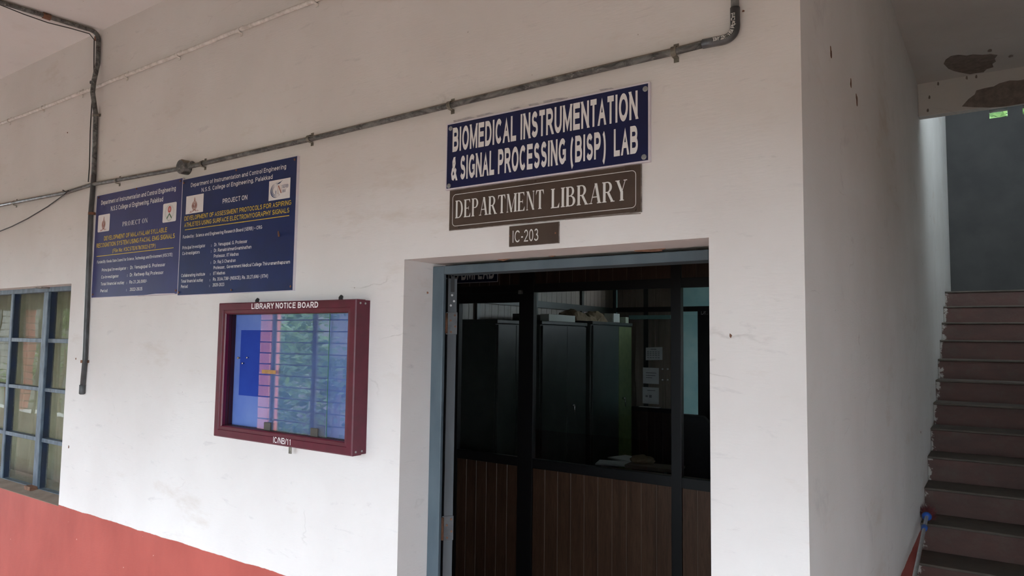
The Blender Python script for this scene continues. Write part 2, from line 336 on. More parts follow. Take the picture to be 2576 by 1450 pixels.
# --- lettering: a plain grotesque drawn with a pen of thickness t (unit cap height)
def _arc(cx, cy, rx, ry, a0, a1):
    n = max(4, int(abs(a1 - a0) / 15))
    return [(cx + rx * math.cos(math.radians(a0 + (a1 - a0) * i / n)), cy + ry * math.sin(math.radians(a0 + (a1 - a0) * i / n))) for i in range(n + 1)]
def _glyph(ch, t):
    X = (.73 - t) / (1 - t); A = _arc; e = t / 2 / (1 - t)
    O = lambda cx, cy, rx, ry: A(cx, cy, rx, ry, 90, 450)
    dot = lambda v: [(.5, v - e), (.5, v + e)]
    S_ = lambda k: A(.5, .755 * k, .43, .245 * k, 22, 270) + A(.5, .255 * k, .5, .255 * k, 90, -158)
    hump = lambda a, b: [(a, X * .4)] + A((a + b) / 2, X * .64, (b - a) / 2, X * .36, 180, 0) + [(b, 0)]
    G = {
     'A': (1.0, [(0, 0), (.5, 1), (1, 0)], [(.2, .32), (.8, .32)]),
     'B': (1.0, [(0, 0), (0, 1)], [(0, 1)] + A(.58, .765, .34, .235, 90, -90) + [(0, .53)], [(0, .53)] + A(.6, .265, .4, .265, 90, -90) + [(0, 0)]),
     'C': (1.0, A(.53, .5, .53, .5, 42, 318)), 'D': (1.0, [(0, 0), (0, 1)], [(0, 1)] + A(.42, .5, .58, .5, 90, -90) + [(0, 0)]),
     'E': (.93, [(1, 1), (0, 1), (0, 0), (1, 0)], [(0, .53), (.92, .53)]), 'F': (.86, [(1, 1), (0, 1), (0, 0)], [(0, .5), (.88, .5)]),
     'G': (1.07, A(.53, .5, .53, .5, 45, 325) + [(1, .2), (1, .46), (.58, .46)]), 'H': (1.0, [(0, 0), (0, 1)], [(1, 0), (1, 1)], [(0, .53), (1, .53)]),
     'I': (.38, [(.5, 0), (.5, 1)]), 'J': (.78, [(.95, 1), (.95, .32)] + A(.48, .3, .47, .3, 0, -180)), 'K': (1.0, [(0, 0), (0, 1)], [(.98, 1), (.04, .38)], [(.36, .6), (1, 0)]),
     'L': (.86, [(0, 1), (0, 0), (1, 0)]), 'M': (1.17, [(0, 0), (0, 1)], [(0, 1), (.5, .06), (1, 1)], [(1, 1), (1, 0)]), 'N': (1.0, [(0, 0), (0, 1)], [(.02, 1), (.98, 0)], [(1, 0), (1, 1)]),
     'O': (1.09, O(.5, .5, .5, .5)), 'P': (.93, [(0, 0), (0, 1)], [(0, 1)] + A(.58, .72, .42, .28, 90, -90) + [(0, .44)]),
     'R': (1.0, [(0, 0), (0, 1)], [(0, 1)] + A(.56, .735, .38, .265, 90, -90) + [(0, .47)], [(.5, .47), (.98, 0)]), 'S': (.93, S_(1)),
     'T': (.86, [(.5, 0), (.5, 1)], [(0, 1), (1, 1)]), 'U': (1.0, [(0, 1), (0, .38)] + A(.5, .38, .5, .38, 180, 360) + [(1, 1)]), 'V': (.93, [(0, 1), (.5, 0), (1, 1)]),
     'W': (1.3, [(0, 1), (.25, 0), (.5, 1), (.75, 0), (1, 1)]), 'X': (.93, [(0, 0), (1, 1)], [(0, 1), (1, 0)]), 'Y': (.93, [(0, 1), (.5, .45), (1, 1)], [(.5, .45), (.5, 0)]), 'Z': (.86, [(0, 1), (1, 1), (0, 0), (1, 0)]),
     '&': (1.02, [(1, 0), (.27, .68), (.24, .86), (.42, 1)], [(.42, 1), (.62, .95), (.68, .8), (.52, .62), (.14, .44)], [(.5, .6), (.14, .44), (0, .24), (.1, .05), (.36, 0), (.7, .14), (.93, .5)]),
     '0': (.78, O(.5, .5, .5, .5)), '1': (.78, [(.15, .76), (.6, 1), (.6, 0)]), '2': (.78, A(.48, .7, .46, .3, 165, -35) + [(0, 0), (1, 0)]),
     '3': (.78, A(.45, .76, .42, .24, 155, -90), A(.45, .26, .53, .26, 90, -155)), '4': (.78, [(.74, 0), (.74, 1), (0, .27), (1, .27)]), '5': (.78, [(.9, 1), (.16, 1), (.08, .5)] + A(.46, .31, .52, .31, 125, -155)),
     '6': (.78, O(.5, .3, .48, .3), [(.92, .85), (.62, 1), (.28, .88), (.05, .55), (.02, .3)]), '7': (.78, [(0, 1), (1, 1), (.36, 0)]), '8': (.78, O(.5, .76, .42, .24), O(.5, .26, .5, .26)),
     '9': (.78, O(.5, .7, .48, .3), [(.08, .15), (.38, 0), (.72, .12), (.95, .45), (.98, .7)]),
     'a': (.78, [(.92, 0), (.92, X * .66)] + A(.5, X * .68, .42, X * .32, 0, 155), O(.44, X * .28, .44, X * .28)), 'b': (.85, [(0, 0), (0, 1)], O(.5, X / 2, .5, X / 2)), 'c': (.78, A(.53, X / 2, .53, X / 2, 42, 318)),
     'd': (.85, [(1, 0), (1, 1)], O(.5, X / 2, .5, X / 2)), 'e': (.80, [(.04, X * .5), (1, X * .5)] + A(.5, X / 2, .5, X / 2, 8, 315)), 'f': (.52, [(.4, 0), (.4, .8)] + A(1.0, .78, .6, .22, 180, 95), [(-.35, X), (1.2, X)]),
     'g': (.85, O(.5, X / 2, .5, X / 2), [(1, X), (1, -.08)] + A(.5, -.1, .5, .2, 0, -150)), 'h': (.85, [(0, 0), (0, 1)], hump(0, 1)), 'i': (.38, [(.5, 0), (.5, X)], dot(1)), 'j': (.38, [(.5, X), (.5, -.15), (.1, -.3)], dot(1)),
     'k': (.78, [(0, 0), (0, 1)], [(.95, X), (.03, X * .35)], [(.35, X * .6), (1, 0)]), 'l': (.38, [(.5, 0), (.5, 1)]), 'm': (1.24, [(0, 0), (0, X)], hump(0, .5), hump(.5, 1)), 'n': (.85, [(0, 0), (0, X)], hump(0, 1)),
     'o': (.85, O(.5, X / 2, .5, X / 2)), 'p': (.85, [(0, -.3), (0, X)], O(.5, X / 2, .5, X / 2)), 'q': (.85, [(1, -.3), (1, X)], O(.5, X / 2, .5, X / 2)), 'r': (.55, [(0, 0), (0, X)], [(0, X * .5)] + A(1.0, X * .6, 1.0, X * .4, 180, 88)),
     's': (.78, S_(X)), 't': (.52, [(.4, .93), (.4, .14), (.7, 0), (1.1, 0)], [(-.35, X), (1.2, X)]), 'u': (.85, [(0, X), (0, X * .36)] + A(.5, X * .36, .5, X * .36, 180, 360) + [(1, X * .6)], [(1, 0), (1, X)]),
     'v': (.78, [(0, X), (.5, 0), (1, X)]), 'w': (1.09, [(0, X), (.25, 0), (.5, X), (.75, 0), (1, X)]), 'x': (.78, [(0, 0), (1, X)], [(0, X), (1, 0)]), 'y': (.78, [(0, X), (.5, 0)], [(1, X), (.42, -.2), (.1, -.28)]), 'z': (.72, [(0, X), (1, X), (0, 0), (1, 0)]),
     '.': (.38, dot(0)), ',': (.38, dot(0), [(.55, 0), (.4, -.2)]), ':': (.44, dot(0), dot(X)), '(': (.62, A(1.25, .36, 1.15, .76, 112, 248)), ')': (.62, A(-.25, .36, 1.15, .76, 68, -68)),
     '/': (.5, [(-.35, 0), (1.35, 1)]), '-': (.46, [(0, .4), (1, .4)]), '\u2013': (.8, [(0, .4), (1, .4)]), ' ': (.38,)}
    return G.get(ch, (.5,))
_fc = {}
def text_geo(body, off):
    key = (body, off)
    if key in _fc: return _fc[key]
    t = .115 + off * 4.0; V = []; Fc = []; x = 0; sb = .075
    for ch in body:
        g = _glyph(ch, t); adv = g[0]; a, b = x + sb + t / 2, x + adv - sb - t / 2
        if b < a: a = b = (a + b) / 2
        for st in g[1:]:
            P = [Vector((a + (b - a) * u, t / 2 + v * (1 - t))) for u, v in st]; P = [p for i, p in enumerate(P) if i == 0 or (p - P[i - 1]).length > 1e-6]
            closed = (P[0] - P[-1]).length < 1e-5; N = []
            for i, p in enumerate(P):
                d0 = (p - P[i - 1]).normalized() if i else ((p - P[-2]).normalized() if closed else (P[1] - p).normalized())
                d1 = (P[i + 1] - p).normalized() if i < len(P) - 1 else ((P[1] - p).normalized() if closed else d0)
                n = Vector((-d0.y, d0.x)) + Vector((-d1.y, d1.x)); n = n.normalized() if n.length > 1e-3 else Vector((-d0.y, d0.x))
                N.append(n * min(t / 2 / max(.35, n.dot(Vector((-d0.y, d0.x)))), t * .95))
            if not closed:      # square terminals reach the cap line, base line or side of the letter
                for i0, i1 in ((0, 1), (-1, -2)):
                    d = (P[i0] - P[i1]).normalized(); v_ = st[i0][1]; sg = 1 if i0 == 0 else -1; Xh = (.73 - t) / (1 - t)
                    if abs(d.y) > .45 and min(abs(v_), abs(v_ - 1), abs(v_ - Xh), abs(v_ + .3)) < 1e-4:
                        P[i0] = P[i0] + d * (t / 2 / abs(d.y)); N[i0] = Vector((t / 2 / abs(d.y) * (1 if d.y * sg > 0 else -1), 0))
                    elif abs(d.y) < .1 and len(P) > 2 or abs(d.y) < .01: P[i0] = P[i0] + d * (t * .42 if abs(d.y) < .01 and min(abs(st[i0][0]), abs(st[i0][0] - 1)) < .15 else 0)
            cl = (lambda p: (p.x, min(1, max(0, p.y)))) if (ch.isupper() or ch.isdigit() or ch == '&') else (lambda p: (p.x, max(0, p.y))) if ch in 'vwxz' else (lambda p: (p.x, p.y))
            k = len(V); lay = (len(Fc) and (V[-1][2] + 1) % 7) or 0; V += [(*cl(p + n), lay) for p, n in zip(P, N)] + [(*cl(p - n), lay) for p, n in zip(P, N)]; m_ = len(P)
            Fc += [(k + i, k + i + 1, k + m_ + i + 1, k + m_ + i) for i in range(m_ - 1)]
        x += adv
    V = np.array(V, float); V[:, 1] = np.where(V[:, 1] > 1.0, 1 + (V[:, 1] - 1) * .1, V[:, 1])
    _fc[key] = (V, Fc); return V, Fc
def cap_h(off): return 1., 0.
# serif capitals drawn as strokes (unit cap height)
def serif_geo(body):
    P = []
    def poly(pts): P.append(pts)
    def rect(x0, x1, y0, y1): poly([(x0, y0), (x1, y0), (x1, y1), (x0, y1)])
    W_, T, H = .165, .05, .055
    x = 0
    def stem(a, w=W_, y0=0, y1=1, st=True, sb=True):
        rect(a, a + w, y0, y1)
        if sb: rect(a - H, a + w + H, y0, y0 + T * .8)
        if st: rect(a - H, a + w + H, y1 - T * .8, y1)
    def bowl(cx, cy, rx, ry, w, a0, a1, t=T):
        n = 18; o = []
        for i in range(n + 1):
            a = math.radians(a0 + (a1 - a0) * i / n); o.append((math.cos(a), math.sin(a)))
        for (c0, s0), (c1, s1) in zip(o, o[1:]):
            poly([(cx + rx * c0, cy + ry * s0), (cx + rx * c1, cy + ry * s1), (cx + (rx - w) * c1, cy + (ry - t) * s1), (cx + (rx - w) * c0, cy + (ry - t) * s0)])
    def diag(x0, y0, x1, y1, w): poly([(x0, y0), (x0 + w, y0), (x1 + w, y1), (x1, y1)])
    for ch in body:
        x += H
        if ch == ' ': x += .3; continue
        if ch == 'D': stem(x); rect(x + W_, x + .28, 0, T); rect(x + W_, x + .28, 1 - T, 1); bowl(x + .28, .5, .40, .5, W_, -90, 90); adv = .68
        elif ch == 'E':
            stem(x); rect(x, x + .55, 0, T); rect(x, x + .52, 1 - T, 1); rect(x, x + .4, .5 - T / 2, .5 + T / 2)
            poly([(x + .55, 0), (x + .57, .24), (x + .44, T)]); poly([(x + .52, 1), (x + .54, .78), (x + .42, 1 - T)]); rect(x + .38, x + .41, .4, .6); adv = .57
        elif ch in 'PR':
            stem(x); rect(x + W_, x + .28, 1 - T, 1); rect(x + W_, x + .28, .46, .46 + T); bowl(x + .28, .73, .29, .27, W_ * .95, -90, 90)
            adv = .57
            if ch == 'R': diag(x + .52, 0, x + .24, .48, .16); rect(x + .48, x + .74, 0, T * .8); adv = .68
        elif ch == 'B':
            stem(x); rect(x + W_, x + .28, 1 - T, 1); rect(x + W_, x + .3, .5, .5 + T); rect(x + W_, x + .3, 0, T)
            bowl(x + .28, .76, .25, .24, W_ * .9, -90, 90); bowl(x + .30, .265, .31, .265, W_, -90, 90); adv = .6
        elif ch == 'A':
            diag(x + .02, 0, x + .33, 1, .045); diag(x + .52, 0, x + .29, 1, W_); rect(x + .12, x + .55, .3, .3 + T)
            rect(x - .07, x + .15, 0, T * .8); rect(x + .45, x + .75, 0, T * .8); adv = .68
        elif ch == 'T':
            stem(x + .24, st=False); rect(x, x + .62, 1 - T, 1); poly([(x, 1), (x - .02, .74), (x + .1, 1 - T)]); poly([(x + .62, 1), (x + .64, .74), (x + .52, 1 - T)]); adv = .62
        elif ch == 'M':
            stem(x + .03, .04); stem(x + .66, W_); diag(x + .33, 0, x + .03, 1, .15); diag(x + .36, 0, x + .70, 1, .045); adv = .82
        elif ch == 'N':
            stem(x + .03, .04); stem(x + .56, .04, sb=False); diag(x + .50, 0, x + .02, 1, .16); adv = .64
        elif ch == 'L':
            stem(x); rect(x, x + .52, 0, T); poly([(x + .52, 0), (x + .54, .26), (x + .40, T)]); adv = .54
        elif ch == 'I': stem(x); adv = W_
        elif ch == 'Y':
            diag(x + .26, .42, x, 1, W_); diag(x + .33, .42, x + .55, 1, .045); stem(x + .26, W_, 0, .46, st=False)
            rect(x - .06, x + .22, 1 - T * .8, 1); rect(x + .46, x + .68, 1 - T * .8, 1); adv = .64
        elif ch == 'O': bowl(x + .37, .5, .37, .51, W_, 0, 360); adv = .74
        elif ch == 'C': bowl(x + .37, .5, .37, .51, W_, 42, 318); poly([(x + .63, .98), (x + .645, .68), (x + .55, .86)]); adv = .66
        elif ch == 'J': rect(x + .2, x + .2 + W_, .15, 1); rect(x + .15, x + .4, 1 - T, 1); bowl(x + .12, .17, .225, .18, .1, -150, 0); adv = .38
        else: adv = .3
        x += adv + H + .05
    v = []; f = []
    for p in P:
        f.append(tuple(range(len(v), len(v) + len(p)))); v += [(a, b, len(f) % 9) for a, b in p]
    return np.array(v), f

def put_text(body, x0, x1, z0, hcap, y, material, parent, off=0., serif=False, name='lettering', dirn=None):
    if serif: v, f = serif_geo(body); top, bot = 1., 0.
    else: v, f = text_geo(body, off); top, bot = cap_h(off)
    a, b = v[:, 0].min(), v[:, 0].max()
    X = x0 + (v[:, 0] - a) / (b - a) * (x1 - x0); Z = z0 + (v[:, 1] - bot) / (top - bot) * hcap
    me = bpy.data.meshes.new(name)
    base = root_loc(parent)
    # overlapping pen strokes lie in hair-thin layers
    me.from_pydata([(p - base.x, y - base.y - .00003 * l, q - base.z) for p, q, l in zip(X, Z, v[:, 2])], [], f)
    me.materials.append(material)
    o = bpy.data.objects.new(name, me); COL.objects.link(o); o.parent = parent
    return o

class Sheet:
    """a flat sign on a plane y=const; photograph pixel -> its own surface through its four corners"""
    def __init__(s, corners, y, org=(0, 0), k=1.):
        s.org, s.k = org, k
        px = [(org[0] + a / k, org[1] + b / k) for a, b in corners]
        wq = [at(a, b, 'y', y) for a, b in px]     # TL TR BR BL
        s.x0 = (wq[0].x + wq[3].x) / 2; s.x1 = (wq[1].x + wq[2].x) / 2
        s.z1 = (wq[0].z + wq[1].z) / 2; s.z0 = (wq[2].z + wq[3].z) / 2; s.y = y
        s.h = homog(px, [(s.x0, s.z1), (s.x1, s.z1), (s.x1, s.z0), (s.x0, s.z0)])
    def p(s, a, b): return s.h(s.org[0] + a / s.k, s.org[1] + b / s.k)
    def text(s, body, L, R, cap, mat_, parent, off=0., serif=False, dy=.0008):
        x0, za = s.p(*L); x1, zb = s.p(*R); _, zt = s.p(L[0], L[1] - cap)
        return put_text(body, x0, x1, (za + zb) / 2, zt - za, s.y - dy, mat_, parent, off, serif)

def disc(mb, x, y, z, r, d=.003, seg=12):
    mb.tube([(x, y, z), (x, y - d * .7, z), (x, y - d, z)], [r, r, r * .75], seg)

# ================================================================= THE SETTING
XC = -.398          # corner between corridor wall and stair recess
CEIL = 3.565
DX0, DX1, DZ = -1.761, -.642, 2.133
WX0, WX1, WZ0, WZ1 = -6.6, -4.317, .897, 2.134
TH = .23
def wall_with_holes(name, x0, x1, z0, z1, y0, y1, holes, mat_):
    mb = MB(); xs = sorted({x0, x1, *[h[0] for h in holes], *[h[1] for h in holes]}); zs = sorted({z0, z1, *[h[2] for h in holes], *[h[3] for h in holes]})
    def solid(i, j):
        if i < 0 or j < 0 or i >= len(xs) - 1 or j >= len(zs) - 1: return False
        cx, cz = (xs[i] + xs[i + 1]) / 2, (zs[j] + zs[j + 1]) / 2
        return not any(h[0] < cx < h[1] and h[2] < cz < h[3] for h in holes)
    V = {}
    def v(a, b, c):
        k = (a, b, c)
        if k not in V: V[k] = mb.b.verts.new(k)
        return V[k]
    for i in range(len(xs) - 1):
        for j in range(len(zs) - 1):
            if not solid(i, j): continue
            a, b, c, d = xs[i], xs[i + 1], zs[j], zs[j + 1]
            mb.face([v(a, y0, c), v(b, y0, c), v(b, y0, d), v(a, y0, d)]); mb.face([v(a, y1, c), v(a, y1, d), v(b, y1, d), v(b, y1, c)])
            if not solid(i - 1, j): mb.face([v(a, y0, c), v(a, y0, d), v(a, y1, d), v(a, y1, c)])
            if not solid(i + 1, j): mb.face([v(b, y0, c), v(b, y1, c), v(b, y1, d), v(b, y0, d)])
            if not solid(i, j - 1): mb.face([v(a, y0, c), v(a, y1, c), v(b, y1, c), v(b, y0, c)])
            if not solid(i, j + 1): mb.face([v(a, y0, d), v(b, y0, d), v(b, y1, d), v(a, y1, d)])
    return mb.build(name, mat_, top=False)

wall_front = struct(wall_with_holes('wall_front', -18, XC, -.02, CEIL, 0, TH, [(DX0, DX1, -.02, DZ), (WX0, WX1, WZ0, WZ1)], M['wall']))
wall_front.data.materials.append(M['side'])
for p_ in wall_front.data.polygons:
    if p_.center.x > XC - .001: p_.material_index = 1
wall_side = struct(MB().box(XC - .23, XC, TH, 6.6, -.02, 7).build('wall_left', M['side'], top=False))
_wr = wall_with_holes('wall_right', 0, 6.6, -.02, 7, 1.25, 1.48, [], M['side'])
for v in _wr.data.vertices: v.co = Vector((v.co.y, v.co.x, v.co.z))
_wr.data.flip_normals(); struct(_wr)
struct(MB().box(1.48, 7, 0, .23, -.02, CEIL).build('wall_front_right', M['wall'], top=False))
# back wall of the stairwell, pierced by vent holes
v0 = at(2487, 280, 'y', 6.6); v1 = at(2537, 297, 'y', 6.6); v2 = at(2571, 275, 'y', 6.6)
stp = v2.x - v0.x; hw = v1.x - v0.x - .01; vz0, vz1 = 4.135, 4.225
holes = [(v0.x + .005 + stp * i, v0.x + .005 + stp * i + hw, vz0 + .26 * j, vz1 + .26 * j) for i in range(0, 4) for j in range(0, 1) if v0.x + stp * i > XC + .03]
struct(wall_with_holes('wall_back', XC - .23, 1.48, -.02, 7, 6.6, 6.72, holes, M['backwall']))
struct(MB().box(-18, 7, -2.75, 0, -.15, 0).box(XC, 1.25, 0, 6.6, -.15, 0).build('floor', M['floor'], top=False))
ceiling = struct(MB().box(-18, 7, -2.75, 0, CEIL, CEIL + .14).build('ceiling', M['ceil'], top=False))
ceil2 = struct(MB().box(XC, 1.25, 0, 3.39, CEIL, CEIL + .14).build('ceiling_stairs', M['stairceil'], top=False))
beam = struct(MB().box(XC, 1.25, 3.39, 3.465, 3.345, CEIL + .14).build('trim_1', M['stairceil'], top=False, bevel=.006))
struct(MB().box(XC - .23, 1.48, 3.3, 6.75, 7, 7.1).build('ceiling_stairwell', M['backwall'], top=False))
# rooms behind the wall
struct(MB().box(-18, XC - .23, TH, 9, -.15, 0).build('floor_inner', M['innerfloor'], top=False))
struct(MB().box(-18, XC - .23, TH, 9, CEIL - .3, CEIL - .2).build('ceiling_inner', M['innerwall'], top=False))
struct(MB().box(-8.4, XC - .23, 8.6, 8.7, 0, CEIL - .3).build('wall_far', M['teal'], top=False))
struct(MB().box(-4.22, -4.12, TH, 2.3, 0, CEIL - .3).build('wall_store_side', M['innerwall'], top=False))
struct(MB().box(-8.5, -8.4, TH, 8.6, 0, CEIL - .3).build('wall_store_end', M['innerwall'], top=False))
struct(MB().box(-8.4, -4.12, 2.3, 2.4, 0, CEIL - .3).build('wall_store_back', M['innerwall'], top=False))

# door reveal lining: thin plaster lips around the opening
# peeled plaster on the stair ceiling and beam
def blob(cx, cy, rx, ry, n, seed, rough=.16):
    r = random.Random(seed); ph = [r.uniform(0, 6.28) for _ in range(4)]
    return [(cx + rx * math.cos(a) * k, cy + ry * math.sin(a) * k) for a, k in
            ((2 * math.pi * i / n, 1 + rough * (.6 * math.sin(3 * 2 * math.pi * i / n + ph[0]) + .4 * math.sin(7 * 2 * math.pi * i / n + ph[1]) + .35 * math.sin(13 * 2 * math.pi * i / n + ph[2]) + .25 * r.uniform(-1, 1))) for i in range(n))]
pts1 = [(2374, 160), (2379, 150), (2392, 141), (2410, 138), (2432, 140), (2448, 137), (2470, 138), (2492, 136), (2509, 138), (2502, 147), (2505, 154), (2496, 160), (2499, 168), (2482, 173), (2474, 181), (2455, 183), (2440, 186), (2418, 182), (2400, 178), (2386, 172)]
o = MB().prism([at(a, b, 'z', CEIL) for a, b in pts1], (0, 0, -.003)).build('peeled_plaster', M['peel'], ceil2)
pts2 = [(2420, 268), (2436, 250), (2452, 238), (2456, 228), (2478, 222), (2500, 218), (2514, 210), (2540, 203), (2562, 203), (2600, 196), (2640, 200), (2640, 255), (2590, 258), (2560, 263), (2530, 268), (2490, 271), (2450, 270)]
MB().prism([at(a, b, 'y', 3.39) for a, b in pts2], (0, -.003, 0)).build('peeled_plaster', M['peel'], beam)
mb = MB()
for a, b, s_ in ((2338, 245, 5), (2360, 211, 4), (2334, 278, 4), (2398, 160, 3), (2432, 196, 3), (2456, 193, 4), (2490, 127, 4), (2543, 141, 4)):
    if b in (160, 127, 141): q = at(a, b, 'z', CEIL); mb.prism([(x, y, CEIL) for x, y in blob(q.x, q.y, .012, .02, 9, a)], (0, 0, -.002))
    else: q = at(a, b, 'y', 3.39); mb.prism([(x, 3.39, z) for x, z in blob(q.x, q.z, .006, .012, 9, a)], (0, -.002, 0))
tag(mb.build('plaster_chips', M['peel'], beam), kind='stuff')
# nail holes and chips on the side wall and the main wall
for a, b, rw, rh in ((2090, 133, .006, .016), (2140, 210, .006, .014), (2155, 252, .009, .018), (2316, 1088, .003, .006)):
    q = at(a, b, 'x', XC)
    MB().prism([(XC, y, z) for y, z in blob(q.y, q.z, rw * 1.7 if a < 2300 else rw, rh, 11, a, .35)], (.0015, 0, 0)).build('chip', M['rust'], wall_side)
for a, b, rw, rh in ((1076, 737, .004, .004), (170, 334, .006, .004), (1838, 845, .003, .006), (1870, 28, .003, .003), (191, 903, .006, .005), (173, 1125, .006, .008)):
    q = at(a, b)
    MB().prism([(x, 0, z) for x, z in blob(q.x, q.z, rw, rh, 9, a, .3)], (0, -.001, 0)).build('chip', M['rust'], wall_front)

# ---------------------------------------------------------------- staircase
stairs = thing('staircase', (.42, 1.33, 0), 'dark red-brown concrete staircase climbing away in the recess on the right', 'stairs')
def stepmat():
    t = NT('worn_red_oxide'); t.b.inputs['Roughness'].default_value = .7
    c = t.mix(t.ramp(t.noise(3, t.coord((1, 2, 3)), 6, .65), .3, .7), (.05, .024, .019), (.084, .035, .027))
    c = t.mix(t.math('MULTIPLY', t.ramp(t.noise(9, detail=6, rough=.7), .5, .7), .5), c, (.07, .056, .044))
    x = t.xyz()[0]
    edge = t.math('SUBTRACT', 1, t.ramp(x, XC + .006, XC + .06))
    f = t.math('MULTIPLY', t.ramp(t.math('ADD', t.noise(20, detail=5, rough=.7), t.math('MULTIPLY', edge, .30)), .74, .80), .8, True)
    c = t.mix(f, c, (.36, .34, .31)); t.col(c); t.bump(t.noise(60, detail=5), .3, .004)
    return t.m
M['riser'] = stepmat()
M['tread'] = pm('worn_tread', (.055, .046, .036), (.082, .066, .052), 8, .75, bump=.3)
for n in range(16):
    zt, yf = 2.333 - .1471 * n, 5.572 - .2826 * n
    mb = MB(); yb = yf + .2826 if n else 6.6
    lo = max(0, zt - .1471 - .1)
    mb.mi = 0; mb.box(XC + .001, 1.249, yf + .008, yb + .008 if n else 6.598, lo, zt - .014)
    mb.mi = 1; mb.box(XC + .001, 1.249, yf, yb + .008 if n else 6.598, zt - .014, zt)
    mb.build('step' if n else 'landing', [M['riser'], M['tread']], stairs, bevel=.004)

# ---------------------------------------------------------------- main doorway: frame, open leaf, hinges
door = sempty('door_1', ((DX0 + DX1) / 2, .19, 0))
FX = -1.706; FZ = 2.090
mb = MB().box(DX0, FX, .155, .171, 0, 2.122)
mb.build('frame_jamb', M['frame'], door, bevel=.003)
MB().box(DX1 - .055, DX1, .155, .235, 0, 2.122).build('frame_jamb', M['frame'], door, bevel=.003)
MB().box(FX, DX1 - .055, .155, .235, FZ, 2.122).build('frame_head', M['frame'], door, bevel=.003)
for a, b, l in ((1268, 652, .03), (1390, 642, .02), (1640, 629, .05)):
    q = at(a, b, 'y', .155); MB().prism([(x, .155, z) for x, z in blob(q.x, q.z, l, .005, 12, a, .4)], (0, -.0012, 0)).build('rust_patch', M['rust'], door)
LD = Vector((-.766, .643, 0)); LT = Vector((.643, .766, 0)); LA = Vector((-1.753, .238, 0)); LW = .036; UP = Vector((0, 0, 1))
def on_leaf(u, v, z): return LA + LT * u + LD * v + UP * z          # u across the edge, v into the leaf
leaf = MB().obox(on_leaf(LW / 2, .50, 1.052), LT, LD, UP, LW / 2, .50, 1.032).build('door_leaf', M['leaf'], door, bevel=.002)
tag(leaf, 'grey door leaf folded back behind the wall, only its edge showing')
for ya, yb in ((786, 842), (1300, 1362)):
    za, zb_ = at(1135, ya, 'y', .25).z, at(1135, yb, 'y', .25).z; zc, hh = (za + zb_) / 2, (za - zb_) / 2
    MB().obox(on_leaf(LW / 2 - .002, -.002, zc), LT, LD, UP, LW / 2 + .004, .0016, hh).build('hinge', M['hinge'], leaf, bevel=.001)
    p = on_leaf(-.006, -.006, zc); MB().tube([p - UP * (hh - .004), p + UP * (hh - .004)], .0065, 10).build('hinge_knuckle', M['rust'], leaf, smooth=True)
    for u, q in ((.028, .72), (.012, .25), (.030, -.28), (.014, -.78)):
        p = on_leaf(u, -.0035, zc + hh * q); MB().tube([p, p - LD * .0016], .0042, 10).build('screw', M['rust'], leaf)
z0_, z1_ = at(1140, 735, 'y', .25).z, at(1140, 695, 'y', .25).z
MB().obox(on_leaf(LW / 2, -.0008, (z0_ + z1_) / 2), LT, LD, UP, .007, .001, (z1_ - z0_) / 2).build('latch_slot', M['cable'], leaf)
for py, u in ((743, .016), (758, .024), (769, .012)):
    p = on_leaf(u, -.0005, at(1140, py, 'y', .25).z); MB().tube([p, p - LD * .001], .0045, 8).build('paint_drop', M['paper'], leaf)

# ---------------------------------------------------------------- window on the left
win = sempty('window_1', ((WX0 + WX1) / 2, .11, WZ0))
YF = .085
def wx(px, py, y=YF): return at(px, py, 'y', y).x
def wz(px, py, y=YF): return at(px, py, 'y', y).z
zb0, zb1 = wz(60, 1234), wz(60, 1219)
rows = [(wz(60, 1104), wz(60, 1094)), (wz(60, 980), wz(60, 971)), (wz(60, 861), wz(60, 851))]
ztop0, ztop1 = wz(70, 738), wz(70, 727)
xm = [(wx(8, 1060), wx(14, 1060)), (wx(100, 1060), wx(106, 1060))]
sillb = MB(); sillb.prism([(WX0, 0, WZ0 - .0), (WX0, TH, WZ0), (WX0, TH, WZ0 + .03), (WX0, .10, WZ0 + .022), (WX0, .0, WZ0 + .003)], (WX1 - WX0, 0, 0))
sillb.build('sill', pm('dirty_sill', (.20, .15, .115), (.27, .21, .165), 9, .9, bump=.3), win)
cw = xm[1][1] - xm[0][1]
cols = [xm[1][1] + cw * .82, xm[1][1], xm[0][1], xm[0][1] - cw, xm[0][1] - 2 * cw]
WB = max(zb0, WZ0 + .02); dp = .045
MB().box(WX0, WX1, YF, YF + dp, WB, zb1).build('frame_bottom', M['wframe'], win, bevel=.003)
MB().box(WX0, WX1, YF, YF + dp, ztop0, ztop1 + .01).build('frame_top', M['wframe'], win, bevel=.003)
MB().box(WX1 - .05, WX1, YF, YF + dp, WB, ztop1).build('frame_side', M['wframe'], win, bevel=.003)
MB().box(WX0, WX0 + .05, YF, YF + dp, WB, ztop1).build('frame_side', M['wframe'], win, bevel=.003)
edges = [WX0 + .05]
for i, c in enumerate(reversed(cols[1:])):
    wd = .062 if abs(c - cols[1]) < 1e-6 else .035
    if c - wd > WX0 + .1:
        ml = MB().box(c - wd, c, YF - (.008 if wd > .05 else 0), YF + .010, zb1, ztop0).build('mullion', M['wframe'], win, bevel=.003); MB().box(c - wd * .75, c - .001, YF + .010, YF + dp, zb1, ztop0).build('rebate', M['wweb'], win); edges += [c - wd, c]
edges.append(WX1 - .05)
zz = [zb1] + [v for r in rows for v in (min(r), max(r))] + [ztop0]
for r in rows:
    for a, b in zip(edges[::2], edges[1::2]):
        MB().box(a, b, YF + .002, YF + dp - .004, min(r), max(r)).build('glazing_bar', M['wframe'], win, bevel=.002)
